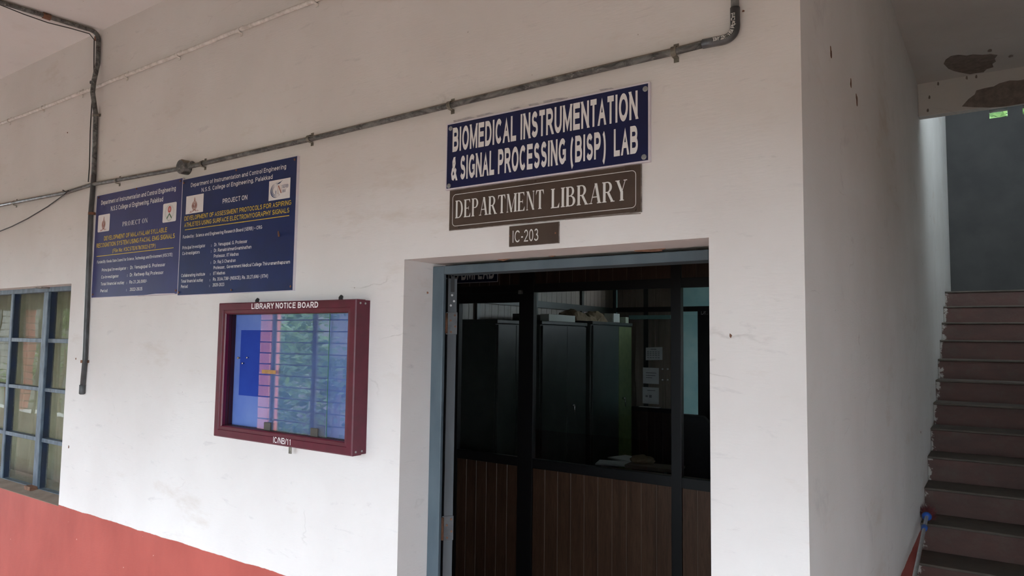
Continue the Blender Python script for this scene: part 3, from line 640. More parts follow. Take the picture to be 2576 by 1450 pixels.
for a, b in zip(edges[::2], edges[1::2]):
    for c, d in zip(zz[::2], zz[1::2]):
        mb = MB(); sg = 6; yy = YF + dp - .008
        tw = random.uniform(-.0007, .0007)
        g = [[mb.b.verts.new((a + (b - a) * i / sg, yy + tw * (i / sg - .5) + .00012 * math.sin(i * 1.1 + j * .9 + a * 7), c + (d - c) * j / sg)) for i in range(sg + 1)] for j in range(sg + 1)]
        for j in range(sg):
            for i in range(sg): mb.face([g[j][i], g[j][i + 1], g[j + 1][i + 1], g[j + 1][i]])
        mb.build('pane', M['dustyglass'], win, smooth=True)
xl = cols[1] - .03
MB().box(xl - .05, xl + .03, YF - .045, YF, WB - .006, WB + .018).build('latch_block', M['rust'], win, bevel=.003)
MB().box(xl - .06, xl + .03, YF - .05, YF, ztop1 - .008, ztop1 + .022).build('latch_block', M['brownedge'], win, bevel=.003)
# curtain behind the window
mb = MB(); n = 160; ra = []
for i in range(n + 1):
    x = WX0 + .1 + (WX1 + .1 - WX0 - .1) * i / n; y = .40 + .035 * math.sin(x * 34) + .02 * math.sin(x * 71 + 1)
    ra.append([mb.b.verts.new((x, y + .02 * math.sin(z * 3 + x * 5), z)) for z in (.8, 1.15, 1.5, 1.85, 2.3)])
for A, B in zip(ra, ra[1:]):
    for k in range(4): mb.face([A[k], B[k], B[k + 1], A[k + 1]])
cur = mb.build('curtain', M['curtain'], smooth=True)
tag(cur, 'dusty olive-beige curtain hanging in folds behind the left window panes', 'curtain')
cur.modifiers.new('thickness', 'SOLIDIFY').thickness = .003

# ---------------------------------------------------------------- conduits
def smooth_path(pts, r=.05, n=6):
    pts = [Vector(p) for p in pts]; out = [pts[0]]
    for a, b, c in zip(pts, pts[1:], pts[2:]):
        ra = min(r, (b - a).length * .45, (c - b).length * .45); p0 = b + (a - b).normalized() * ra; p2 = b + (c - b).normalized() * ra
        for i in range(n + 1):
            t = i / n; out.append(p0 * (1 - t) ** 2 + b * 2 * t * (1 - t) + p2 * t * t)
    return out + [pts[-1]]
def saddle(parent, px, py, yc, r, horiz=True, mat_=None, ang=0., name='saddle_clamp'):
    q = at(px, py, 'y', -yc) if not isinstance(px, Vector) else px
    mb = MB(); R_ = r + .0022; wdt = .0075; n = 10; sec = []
    along = Vector((math.cos(ang), 0, math.sin(ang))) if horiz else Vector((0, 0, 1))
    across = Vector((-math.sin(ang), 0, math.cos(ang))) if horiz else Vector((1, 0, 0))
    c = Vector((q.x, 0, q.z))
    prof = [(-R_ - .014, -.0005), (-R_ - .001, -.0005)] + [(R_ * math.cos(math.pi - math.pi * i / n), -yc - R_ * math.sin(math.pi * i / n)) for i in range(n + 1)] + [(R_ + .001, -.0005), (R_ + .014, -.0005)]
    # strap = thin band following the profile
    in_ = [mb.b.verts.new(c + across * a + Vector((0, b, 0)) - along * wdt) for a, b in prof]; ou = [mb.b.verts.new(c + across * a + Vector((0, b, 0)) + along * wdt) for a, b in prof]
    for i in range(len(prof) - 1): mb.face([in_[i], in_[i + 1], ou[i + 1], ou[i]])
    o_ = mb.build(name, mat_ or M['clamp'], parent, smooth=False)
    s_ = o_.modifiers.new('thickness', 'SOLIDIFY'); s_.thickness = .0018
    return o_

RC = .0108; YC = .0145
hp_px = [(165, 485), (230, 465), (460, 423), (780, 350), (1130, 265), (1400, 199.5), (1690, 131)]
hpt = [at(a, b, 'y', -YC) for a, b in hp_px]
left = hpt[0] + (at(0, 517, 'y', -YC) - hpt[0]) * 6; left.y = -YC
bend0 = at(1768, 111, 'y', -YC); bend1 = at(1849, 80, 'y', -YC); bend2 = at(1849, 20, 'y', -YC); topx = Vector((bend2.x, -YC, CEIL))
hc = thing('conduit', (hpt[3].x, 0, hpt[3].z - .1), 'long grey tarnished conduit crossing the wall above the signs, bending up at the top right', 'pipe')
corner = Vector((bend2.x, -YC, at(1849, 95, 'y', -YC).z))
mb = MB(); mb.tube([left] + hpt + [bend0], RC, 14); mb.build('pipe', M['pipe'], hc, smooth=True)
bp = smooth_path([bend0, corner, Vector((bend2.x, -YC, bend2.z))], .075, 12)
MB().tube(bp, RC + .0022, 16).build('pipe_bend', M['pipe_dark'], hc, smooth=True)
MB().tube([Vector((bend2.x, -YC, bend2.z - .01)), topx], RC, 14).build('pipe_riser', M['pipe'], hc, smooth=True)
for a, b in ((36, 511), (295, 455), (510, 412), (779, 349), (1133, 265), (1697, 130)):
    q = at(a, b, 'y', -YC); saddle(hc, q, 0, YC, RC, ang=math.atan2((hpt[-1] - hpt[2]).z, (hpt[-1] - hpt[2]).x))
jq = at(464, 421, 'y', -.02)
jb = MB().tube([(jq.x, -.0, jq.z), (jq.x, -.004, jq.z), (jq.x, -.038, jq.z), (jq.x, -.044, jq.z)], [.034, .035, .035, .031], 22).tube([(jq.x - .05, -YC, jq.z - .006), (jq.x + .06, -YC, jq.z + .010)], RC + .003, 14)
tag(jb.build('junction_box', M['pipe'], hc), 'round grey junction box')
for f_, t_ in ((.93, .98),):
    pass
# print on the bend
chars = 'TOMY 20 mm ISI Pipe Bend'
base = root_loc(hc); lens_ = [0]
arc = bp
for p, q in zip(arc, arc[1:]): lens_.append(lens_[-1] + (q - p).length)
VS, FS = [], []
s0, s1 = lens_[-1] * .22, lens_[-1] * .86
for i, ch in enumerate(chars):
    if ch == ' ': continue
    sN = s0 + (s1 - s0) * i / (len(chars) - 1)
    k = max(j for j in range(len(lens_) - 1) if lens_[j] <= sN); t = (sN - lens_[k]) / (lens_[k + 1] - lens_[k])
    p = arc[k].lerp(arc[k + 1], t); d = (arc[k + 1] - arc[k]).normalized(); up = Vector((-d.z, 0, d.x))
    v, f = text_geo(ch, .02); cx = (v[:, 0].min() + v[:, 0].max()) / 2
    b0 = len(VS); VS += [tuple(p + d * ((a - cx) * .0095) + up * ((c - .35) * .0105) + Vector((0, -(RC + .0028), 0)) - base) for a, c, _l in v]; FS += [tuple(x + b0 for x in ff) for ff in f]
me = bpy.data.meshes.new('lettering'); me.from_pydata(VS, [], FS); me.materials.append(M['cream']); o = bpy.data.objects.new('lettering', me); COL.objects.link(o); o.parent = hc

# vertical conduit
vx = at(228, 540, 'y', -YC).x
vc = thing('conduit', (vx, 0, 1.2), 'dark vertical conduit coming off the ceiling and down beside the blue project boards', 'pipe')
vp = [(247, 98, .016), (246, 160, .016), (236, 205, .052), (233, 232, .052), (241, 290, .016), (236, 440, .016)]
pts = [at(a, b, 'y', -c) for a, b, c in vp]
cz = CEIL - .016
c0 = Vector((pts[0].x, -.02, cz)); cA = at(0, 5, 'z', cz); cA = c0 + (cA - c0) * 1.0
ext = cA + (cA - c0).normalized() * 2.2
path = smooth_path([ext, Vector((pts[0].x, -.016, cz)), pts[1]], .05, 8) + pts[2:5]
MB().tube(path + [pts[5]], .0125, 14).build('pipe_upper', M['pipe'], vc, smooth=True)
lp = [pts[5], at(228, 540, 'y', -YC), at(214, 900, 'y', -YC), at(206.5, 985, 'y', -YC)]
MB().tube(lp, .0125, 14).build('pipe_lower', M['pipe_dark'], vc, smooth=True)
e_ = lp[-1]
MB().tube([e_ + Vector((0, 0, .035)), e_ + Vector((0, 0, .033)), e_ + Vector((0, 0, -.012)), e_ + Vector((0, 0, -.017))], [.0128, .0152, .0152, .010], 14).build('pipe_end_bend', M['pipe_dark'], vc, smooth=True)
for a, b, mt in ((241, 290, 'clamp'), (230, 538, 'rust'), (211, 910, 'rust')): saddle(vc, a, b, YC, .0125, False, M[mt])
q = at(245, 97, 'y', -.016); MB().tube([q + Vector((0, 0, -.012)), q + Vector((0, 0, .008))], .0155, 12).build('coupling', M['rust'], vc)
q = at(117, 41, 'z', cz); MB().tube([q + Vector((0, -.018, 0)), q + Vector((0, .018, 0))], .017, 12).build('coupling', M['rust'], vc)
q = at(233, 208, 'y', -.052); MB().tube([q + Vector((0, 0, -.006)), q + Vector((0, 0, .006))], .0145, 12).build('coupling', M['pipe_dark'], vc)

# painted conduit
wp = [at(a, b, 'y', -.011) for a, b in ((0, 312), (107, 271.5), (230, 224), (448, 137.5), (603, 75), (785, 4))]
d = (wp[-1] - wp[0]).normalized()
wc = thing('conduit', (wp[3].x, 0, wp[3].z - .05), 'thin wall-coloured conduit painted over, sloping along high under the ceiling', 'pipe')
pth = [wp[0] - d * 6] + wp + [wp[-1] + d * 4.0]
for p in pth: p.y = -.011
ln = []
for a, b in zip(pth, pth[1:]):
    k = max(1, int((b - a).length / .06)); ln += [a.lerp(b, i / k) + Vector((0, 0, random.uniform(-.0012, .0012))) for i in range(k)]
MB().tube(ln + [pth[-1]], .0095, 10).build('pipe', M['whitepipe'], wc, smooth=True)
for a, b in ((22, 304), (107, 271.5), (203, 234), (316, 190), (448, 137.5), (603, 76), (793, 1)): saddle(wc, at(a, b, 'y', -.011), 0, .011, .0085, mat_=M['whitepipe'], ang=math.atan2(d.z, d.x))

# cables
cb = [at(a, b, 'y', -.012) for a, b in ((237, 100), (236, 190), (232, 240), (227, 330), (225, 420), (222, 458))]
cz2 = CEIL - .012
ccl = [at(a, b, 'z', cz2) for a, b in ((225, 85), (180, 72), (120, 57), (60, 36), (0, 12))]
cbo = MB().tube(list(reversed(ccl)) + cb, .0028, 8).build('cable', M['cable'], smooth=True)
tag(cbo, 'thin black cable hugging the dark vertical conduit and its run on the ceiling', 'cable')
cq = [at(a, b, 'y', -yy) for a, b, yy in ((172, 480, .03), (160, 491, .02), (120, 520, .012), (70, 550, .01), (30, 570, .008), (0, 582, .008), (-60, 610, .008))]
tag(MB().tube(cq, .0032, 8).build('cable', M['cable'], smooth=True), 'loose black cable sloping down from the grey conduit left of the boards', 'cable')
cq = [at(a, b, 'y', -.03) for a, b in ((158, 478), (168, 484), (180, 478), (205, 471))]
tag(MB().tube(cq, .002, 6).tube([cq[1], cq[1] + Vector((-.03, -.01, .012))], .002, 6).build('tie_wire', M['cable']), 'short twisted wire tied round the grey conduit above the loose cable', 'wire')

# ================================================================= SIGNS
def plate(name, sh, label, mats_, rim=.0, th=.006, cat='sign', bend=0):
    t = thing(name, ((sh.x0 + sh.x1) / 2, 0, sh.z0), label, cat)
    MB().box(sh.x0, sh.x1, sh.y + .0004, 0, sh.z0, sh.z1).build('backing', mats_[1], t)
    r = rim
    MB().box(sh.x0 + r, sh.x1 - r, sh.y, sh.y + .0004, sh.z0 + r, sh.z1 - r).build('face', mats_[0], t)
    return t
def screws(sh, t, pts, r=.006, mt='screw'):
    for a, b in pts:
        x, z = sh.p(a, b); mb = MB(); disc(mb, x, sh.y, z, r, .003); mb.build('screw', M[mt], t)

# BISP sign
s1_ = Sheet([(127, 385), (1610, 68), (1605, 665), (115, 862)], -.012, (1080, 180), 2.9)
t = plate('lab_sign', s1_, 'navy laboratory name board with large white capitals, uppermost over the doorway', (M['navy'], M['rim']), .005)
s1_.text('BIOMEDICAL INSTRUMENTATION', (168, 590), (1525, 345), 172, M['white'], t, .024)
s1_.text('& SIGNAL PROCESSING (BISP)  LAB', (157, 800), (1517, 598), 168, M['white'], t, .024)
screws(s1_, t, ((157, 418), (1578, 126), (1563, 632), (142, 830)), .008)
# department library
s2_ = Sheet([(152, 860), (1550, 683), (1543, 1028), (140, 1160)], -.006, (1080, 180), 2.9)
t = plate('library_sign', s2_, 'brown department library plate with pale serif capitals and a thin line border', (M['brown'], M['brownedge']), .0015)
s2_.text('DEPARTMENT', (190, 1067), (848, 1000), 130, M['cream'], t, serif=True)
s2_.text('LIBRARY', (900, 998), (1446, 945), 141, M['cream'], t, serif=True)
bx0, bz1 = s2_.p(175, 890); bx1, _ = s2_.p(1513, 728); _, bz0 = s2_.p(165, 1125); bz0 = (bz0 + s2_.p(1508, 1003)[1]) / 2; bz1 = (bz1 + s2_.p(1515, 728)[1]) / 2
def roundrect(x0, x1, z0, z1, r, n=6):
    o = []
    for cx, cz, a in ((x1 - r, z1 - r, 0), (x0 + r, z1 - r, 90), (x0 + r, z0 + r, 180), (x1 - r, z0 + r, 270)):
        o += [(cx + r * math.cos(math.radians(a + 90 * i / n)), cz + r * math.sin(math.radians(a + 90 * i / n))) for i in range(n + 1)]
    return o
mb = MB(); A = roundrect(bx0, bx1, bz0, bz1, .014); B = roundrect(bx0 + .0018, bx1 - .0018, bz0 + .0018, bz1 - .0018, .0122)
va = [mb.b.verts.new((x, s2_.y - .0006, z)) for x, z in A]; vb = [mb.b.verts.new((x, s2_.y - .0006, z)) for x, z in B]
for i in range(len(A)): mb.face([va[i], va[(i + 1) % len(A)], vb[(i + 1) % len(A)], vb[i]])
mb.build('border_line', M['cream'], t)
screws(s2_, t, ((225, 870), (787, 800), (1435, 718), (215, 1135), (773, 1088), (1500, 1010)), .004, 'brown')
# room number
s3_ = Sheet([(583, 1130), (947, 1095), (943, 1253), (580, 1280)], -.005, (1080, 180), 2.9)
t = plate('room_number_plate', s3_, 'small brown room number plate IC-203 right above the door lintel', (M['brown'], M['brownedge']), .001)
s3_.text('IC-203', (608, 1250), (795, 1235), 87, M['cream'], t, .0)
screws(s3_, t, ((592, 1200), (922, 1180)), .003, 'rust')

# old paint lines and smears left round the signs
def smear(pts, mt, d=.0012):
    MB().prism([(p.x, 0, p.z) for p in (at(1080 + a / 2.9, 180 + b / 2.9) for a, b in pts)], (0, -d, 0)).build('paint_smear', mt, wall_front)
M['smear'] = pm('lilac_grey_smear', (.42, .40, .44), (.6, .57, .57), 60, .8)
for q in (((175, 358), (300, 330), (330, 336), (180, 372)), ((345, 322), (440, 300), (470, 303), (350, 334)), ((585, 272), (650, 258), (665, 262), (600, 282)), ((725, 240), (790, 228), (800, 240), (730, 252)), ((830, 216), (930, 196), (1010, 190), (1000, 200), (835, 230)), ((1240, 132), (1330, 118), (1345, 124), (1250, 142))): smear(q, M['smear'])
smear(((1000, 1075), (1200, 1052), (1430, 1036), (1545, 1032), (1540, 1040), (1400, 1048), (1130, 1072), (990, 1084)), M['peel'])
# left project board
k5 = 4.677
b1 = Sheet([(107, 190), (1118, 0), (1060, 1370), (48, 1393)], -.012, (220, 450), k5)
t = plate('project_board', b1, 'violet-blue project board, the left one of the pair, with two rounded logo cards', (M['navy3'], M['rim']), .0022, cat='notice')
for s_, L, R_, c, col_, of in (
    ('Department of Instrumentation and Control Engineering', (160, 300), (1037, 152), 52, 'white', .016),
    ('N.S.S College of Engineering, Palakkad', (272, 374), (888, 276), 55, 'white', .016),
    ('DEVELOPMENT OF MALAYALAM SYLLABLE', (197, 717), (935, 641), 50, 'yellow', .014),
    ('RECOGNITION SYSTEM USING FACIAL EMG SIGNALS', (108, 802), (1028, 715), 50, 'yellow', .014),
    ('(File No: KSCSTE/678/2022-ETP)', (297, 862), (803, 820), 44, 'yellow', .012),
    ('Funded By: Kerala State Council for Science, Technology and Environment (KSCSTE)', (117, 985), (1002, 928), 34, 'white', .012),
    ('Principal Investigator', (173, 1086), (460, 1068), 36, 'white', .012), (':', (474, 1064), (481, 1064), 26, 'white', .012),
    ('Dr. Venugopal G. Professor', (507, 1063), (915, 1042), 40, 'white', .012),
    ('Co-investigator', (167, 1168), (370, 1158), 36, 'white', .012), (':', (470, 1150), (477, 1150), 26, 'white', .012),
    ('Dr. Retheep Raj Professor', (503, 1150), (895, 1132), 40, 'white', .012),
    ('Total financial outlay', (163, 1248), (437, 1238), 36, 'white', .012), (':', (464, 1236), (471, 1236), 26, 'white', .012),
    ('Rs 21,26,000/-', (498, 1236), (705, 1226), 38, 'white', .012),
    ('Period', (158, 1330), (240, 1327), 36, 'white', .012), (':', (460, 1320), (467, 1320), 26, 'white', .012),
    ('2022-2025', (502, 1322), (650, 1316), 38, 'white', .012)):
    b1.text(s_, L, R_, c, M[col_], t, of)
b1.text('PROJECT ON', (412, 556), (707, 522), 52, M['white'], t, serif=True)
def strip(sh, L, R_, h, mat_, parent, name='underline'):
    x0, za = sh.p(*L); x1, zb = sh.p(*R_); z = (za + zb) / 2
    MB().poly([(x0, sh.y - .0008, z - h / 2), (x1, sh.y - .0008, z - h / 2), (x1, sh.y - .0008, z + h / 2), (x0, sh.y - .0008, z + h / 2)])
    mb = MB(); mb.poly([(x0, sh.y - .0008, z - h / 2), (x1, sh.y - .0008, z - h / 2), (x1, sh.y - .0008, z + h / 2), (x0, sh.y - .0008, z + h / 2)]); mb.build(name, mat_, parent)
strip(b1, (110, 903), (1015, 828), .0035, M['yellow'], t)
def card(sh, quad, parent, r):
    q = [sh.p(*c) for c in quad]; x0 = (q[0][0] + q[3][0]) / 2; x1 = (q[1][0] + q[2][0]) / 2; z1 = (q[0][1] + q[1][1]) / 2; z0 = (q[2][1] + q[3][1]) / 2
    mb = MB(); mb.poly([(x, sh.y - .0005, z) for x, z in roundrect(x0, x1, z0, z1, r)]); o_ = mb.build('logo_card', M['logo'], parent)
    y = sh.y - .0011
    return o_, (lambda u, v: (x0 + (x1 - x0) * u, y, z0 + (z1 - z0) * v)), (x1 - x0), (z1 - z0)
def ring(mb, P, cu, cv, ru, rv, wu, wv, a0=0, a1=360, n=28, du=0, dv=0):
    for i in range(n):
        a, b = math.radians(a0 + (a1 - a0) * i / n), math.radians(a0 + (a1 - a0) * (i + 1) / n)
        mb.poly([P(cu + ru * math.cos(a), cv + rv * math.sin(a)), P(cu + ru * math.cos(b), cv + rv * math.sin(b)), P(cu + du + (ru - wu) * math.cos(b), cv + dv + (rv - wv) * math.sin(b)), P(cu + du + (ru - wu) * math.cos(a), cv + dv + (rv - wv) * math.sin(a))])
def lamp_emblem(P, parent):
    mb = MB()
    for sc_ in (1, .78, .58, .40): ring(mb, P, .5, .42, .155 * sc_, .25 * sc_, .022, .018, n=20)
    for i in range(16):
        a = math.radians(i * 22.5 + 8)
        for rr in (.38, .62, .84):
            u, v = .5 + .155 * rr * math.cos(a), .42 + .25 * rr * math.sin(a); e = .012
            mb.poly([P(u - e, v - e), P(u + e, v - e), P(u + e, v + e * .6), P(u - e, v + e * .6)])
    mb.poly([P(.46, .67), P(.54, .67), P(.52, .715), P(.48, .715)])
    ring(mb, P, .5, .75, .042, .05, .014, .014, n=14)
    mb.poly([P(.478, .79), P(.522, .79), P(.5, .90)]); mb.poly([P(.40, .14), P(.60, .14), P(.56, .20), P(.44, .20)])
    mb.build('emblem', M['logobrown'], parent)
    mb = MB(); ring(mb, P, .36, .11, .10, .035, .03, .014, n=14); ring(mb, P, .64, .11, .10, .035, .03, .014, n=14); mb.poly([P(.22, .05), P(.40, .065), P(.38, .085), P(.22, .075)])
    ring(mb, P, .5, .75, .016, .02, .016, .02, n=8); ring(mb, P, .5, .40, .035, .05, .012, .014, n=10)
    mb.build('emblem_base', M['logored'], parent)['kind'] = 'stuff'
o_, P, a_, b_ = card(b1, ((130, 420), (263, 405), (258, 608), (118, 622)), t, .008); lamp_emblem(P, o_)
o_, P, a_, b_ = card(b1, ((893, 305), (1050, 285), (1040, 513), (880, 528)), t, .008)
mb = MB()
for i in range(26):
    a = math.radians(-62 + 304 * i / 25)
    u, v = .5 + .31 * math.cos(a), .52 + .34 * math.sin(a); du, dv = .05 * math.cos(a + .9), .045 * math.sin(a + .9)
    mb.poly([P(u, v), P(u + du, v + dv), P(u + du * .4 + .03 * math.cos(a), v + dv * .4 + .03 * math.sin(a))])
    mb.poly([P(u, v), P(u - .05 * math.cos(a - .6), v - .045 * math.sin(a - .6)), P(u - .035 * math.cos(a), v - .03 * math.sin(a))])
mb.build('wreath', M['logogreen'], o_)
mb = MB(); ring(mb, P, .5, .66, .125, .17, .06, .08, n=22); ring(mb, P, .5, .66, .05, .07, .03, .03, n=12)
mb.build('emblem', M['logored2'], o_)
mb = MB(); mb.poly([P(.5, .48), P(.53, .44), P(.36, .18), P(.30, .22)]); mb.poly([P(.5, .48), P(.47, .44), P(.64, .18), P(.70, .22)])
for i in range(7):
    a = math.radians(210 + 20 * i); ring(mb, P, .5 + .2 * math.cos(a), .28 + .2 * math.sin(a), .025, .025, .012, .012, n=8)
mb.build('emblem_base', M['logogreen'], o_)['kind'] = 'stuff'
screws(b1, t, ((130, 212), (575, 118), (1090, 40), (68, 1352), (1042, 1328)), .005, 'rust')
# the lifted lower lip of this board
mb = MB(); xs_, zz_ = b1.p(600, 1372); xe_, _ = b1.p(1040, 1355)
mb.prism([(xs_, b1.y - .001, b1.z0), (xe_, b1.y - .001, b1.z0), (xe_, b1.y - .006, b1.z0 + .004), ((xs_ + xe_) / 2, b1.y - .004, b1.z0 + .006)], (0, .001, -.002)).build('curled_edge', M['rim'], t)

# right project board
k6 = 4.028
b2 = Sheet([(80, 240), (1245, 17), (1190, 1388), (25, 1418)], -.013, (440, 390), k6)
t = plate('project_board', b2, 'dark blue project board, the right one of the pair, with two square logo cards', (M['navy2'], M['rim']), .0022, cat='notice')
for s_, L, R_, c, col_, of in (
    ('Department of Instrumentation and Control Engineering', (163, 318), (1130, 150), 42, 'white', .010),
    ('N.S.S. College of Engineering, Palakkad', (270, 372), (992, 250), 42, 'white', .010),
    ('PROJECT ON', (485, 493), (737, 455), 47, 'white', .014),
    ('DEVELOPMENT OF ASSESSMENT PROTOCOLS FOR ASPIRING', (98, 660), (1180, 519), 43, 'yellow', .010),
    ('ATHLETES USING SURFACE ELECTROMYOGRAPHY SIGNALS', (95, 725), (1160, 597), 43, 'yellow', .010),
    ('Funded by : Science and Engineering Research Board (SERB) \u2013 CRG', (82, 841), (884, 757), 32, 'white', .010),
    ('Principal Investigator', (78, 950), (308, 933), 33, 'white', .008), (':', (368, 926), (374, 926), 22, 'white', .01), ('Dr. Venugopal. G. Professor', (400, 925), (733, 896), 34, 'white', .010),
    ('Co-Investigators', (77, 1008), (252, 996), 33, 'white', .008), (':', (366, 985), (372, 985), 22, 'white', .01), ('Dr. RamakrishnanSwaminathan', (398, 983), (775, 954), 34, 'white', .008),
    ('Professor, IIT Madras', (396, 1040), (646, 1024), 34, 'white', .008),
    (':', (362, 1100), (368, 1100), 22, 'white', .01), ('Dr. Raj S Chandran', (394, 1100), (617, 1087), 33, 'white', .008),
    ('Professor,  Government Medical College Thiruvananthapuram', (392, 1157), (1165, 1114), 33, 'white', .008),
    ('Collaborating institute', (67, 1230), (306, 1220), 32, 'white', .008), (':', (357, 1216), (363, 1216), 22, 'white', .01), ('IIT Madras', (390, 1215), (509, 1210), 33, 'white', .008),
    ('Total financial outlay', (65, 1288), (286, 1280), 32, 'white', .008), (':', (353, 1276), (359, 1276), 22, 'white', .01), ('Rs. 35,64,738/- (NSSCE), Rs. 20,27,696/- (IITM)', (387, 1273), (942, 1252), 33, 'white', .008),
    ('Period', (63, 1343), (130, 1340), 32, 'white', .008), (':', (349, 1334), (355, 1334), 22, 'white', .01), ('2020-2023', (383, 1332), (500, 1328), 33, 'white', .008)):
    b2.text(s_, L, R_, c, M[col_], t, of)
strip(b2, (103, 752), (1160, 628), .003, M['yellow'], t)
o_, P, a_, b_ = card(b2, ((118, 412), (295, 387), (285, 575), (110, 592)), t, .001); lamp_emblem(P, o_)
o_, P, a_, b_ = card(b2, ((960, 275), (1174, 240), (1166, 448), (948, 475)), t, .001)
mb = MB()
for rr, w_ in ((.31, .055), (.245, .035), (.19, .025)):
    ring(mb, P, .33, .47, rr * .8, rr * 1.15, 0.004, .004, 75, 320, 26, du=w_ * .62, dv=w_ * .3)
mb.poly([P(.38, .79), P(.55, .84), P(.68, .97), P(.56, .88), P(.45, .84)]); mb.poly([P(.36, .74), P(.52, .80), P(.60, .88), P(.48, .83)])
mb.build('swirl', M['logonavy'], o_)
bx = P(0, 0); 
def ltxt(s_, u0, u1, v0, v1, mt, serif=True):
    p0, p1 = P(u0, v0), P(u1, v1); put_text(s_, p0[0], p1[0], p0[2], p1[2] - p0[2], p0[1], mt, o_, serif=serif, off=0)
ltxt('I', .325, .365, .30, .46, M['logonavy']); ltxt('N', .42, .62, .30, .70, M['logobrown']); ltxt('DIA', .65, .80, .32, .46, M['logonavy'])
ltxt('SERB', .63, .92, .54, .70, M['logonavy'], False)
screws(b2, t, ((1218, 58), (625, 155), (92, 275), (40, 1385), (572, 1370), (1170, 1345)), .005, 'rust')
x, z = b2.p(1055, 835); MB().tube([(x, b2.y, z), (x + .004, b2.y - .006, z + .008), (x + .006, b2.y - .010, z + .02)], [.005, .004, .002], 8).build('nail', M['rust'], t)

# ================================================================= NOTICE BOARD
def nbp(x, y): return (500 + x / 3.152, 720 + y / 3.152)
NX0, NX1, NZ0, NZ1, NY = -2.778, -1.928, 1.4235, 1.9905, -.072
nb = thing('notice_board', ((NX0 + NX1) / 2, 0, NZ0), 'maroon metal library notice board with sliding glass over faded blue felt', 'notice board')
ish = Sheet([(163, 133), (1252, 108), (1217, 1355), (118, 1187)], NY, (500, 720), 3.152)
i0 = ish.p(212, 215); i1 = ish.p(1180, 212); i2 = ish.p(1153, 1228); i3 = ish.p(175, 1105)
IX0, IX1 = (i0[0] + i3[0]) / 2, (i1[0] + i2[0]) / 2; IZ1, IZ0 = (i0[1] + i1[1]) / 2, (i2[1] + i3[1]) / 2
fw = .5 * ((IX0 - NX0) + (NX1 - IX1)); fwz = .5 * ((NZ1 - IZ1) + (IZ0 - NZ0)); FW = (fw + fwz) / 2
mb = MB().loft_frame(NX0, NX1, NZ0, NZ1, [(0, -.026), (0, NY + .004), (.004, NY), (.010, NY), (FW * .62, NY), (FW * .66, NY + .003), (FW - .004, NY + .004), (FW, NY + .008), (FW, -.040)])
mb.build('frame', M['maroon'], nb)
MB().loft_frame(NX0 + .002, NX1 - .002, NZ0 + .002, NZ1 - .002, [(0, 0), (0, -.0245), (.02, -.0255)]).build('rear_tray', M['maroon'], nb)
MB().loft_frame(NX0 + FW - .004, NX1 - FW + .004, NZ0 + FW - .004, NZ1 - FW + .004, [(0, -.050), (.006, -.050), (.006, -.044), (.002, -.044), (.002, -.036), (.006, -.036), (.006, -.03), (0, -.03), (.0, -.012)]).build('glass_channel', M['maroondark'], nb)
MB().box(NX0 + FW - .008, NX1 - FW + .008, -.014, -.008, NZ0 + FW - .008, NZ1 - FW + .008).build('felt_backing', M['blueback'], nb)
def on(xx, yy, y): return at(*nbp(xx, yy), 'y', y)
q0, q1 = on(332, 350, -.0145), on(322, 865, -.0145); qx = on(505, 500, -.0145)
MB().box((q0.x + q1.x) / 2, qx.x + .06, -.0148, -.014, q1.z, q0.z).build('unfaded_patch', M['bluecloth'], nb)
g0, g1 = on(483, 600, -.0475), on(1028, 600, -.0475)
zlo, zhi = NZ0 + FW + .003, NZ1 - FW - .002
pane = MB().box(g0.x, g1.x, -.049, -.046, zlo, zhi).build('glass_pane', M['nbglass'], nb)
g2 = on(575, 600, -.033)
MB().box(g2.x, NX1 - FW - .003, -.042, -.039, zlo, zhi).build('glass_pane', M['nbglass'], nb)
MB().box(g1.x, g1.x + .0012, -.049, -.046, zlo, zhi).build('glass_edge', pm('green_glass_edge', (.05, .16, .13), None, rough=.2), nb)
for a, b in ((545, 1130), (916, 1180)):
    q = on(a, b, -.050); MB().box(q.x - .020, q.x + .020, -.054, -.0465, zlo - .002, zlo + .030).build('glass_grip', M['dull'], nb, bevel=.002)
q = on(555, 680, -.0495); MB().box(q.x - .045, q.x + .045, -.0498, -.0492, q.z - .008, q.z + .007).build('tape', M['tape'], nb)
for a, b, mt in ((328, 570, 'brass'), (398, 568, 'chrome'), (362, 613, 'chrome')):
    q = on(a, b, -.0145); MB().tube([(q.x, -.0145, q.z), (q.x, -.022, q.z), (q.x, -.0225, q.z), (q.x, -.027, q.z)], [.0012, .0018, .0045, .004], 10).build('push_pin', M[mt], nb, smooth=True)
ish.text('LIBRARY NOTICE BOARD', (420, 179), (948, 176), 44, M['white'], nb, .022)
x0, z0_ = ish.p(593, 1245); x1, z1_ = ish.p(730, 1262)
put_text('IC/NB/11', x0, x1, (z0_ + z1_) / 2, .0235, NY - .0008, M['white'], nb, .006)
def side_screw(px, py):
    q = at(*nbp(px, py), 'x', NX1); MB().tube([(NX1, q.y, q.z), (NX1 + .002, q.y, q.z)], .004, 10).build('screw', M['screw'], nb)
for a, b in ((1281, 135), (1320, 138), (1243, 1318), (1291, 1310)): side_screw(a, b)
for a in (466, 1128):
    q = on(a, 104, -.004); MB().tube([(q.x, 0, NZ1 - .012), (q.x, -.006, NZ1 - .01), (q.x, -.006, NZ1 + .012), (q.x, 0, NZ1 + .017)], .008, 10).build('hanging_lug', M['cable'], nb, smooth=True)
q = on(728, 1310, -.03); MB().box(q.x - .008, q.x + .008, -.034, -.030, NZ0 - .034, NZ0 + .001).build('hasp', M['clamp'], nb, bevel=.001)

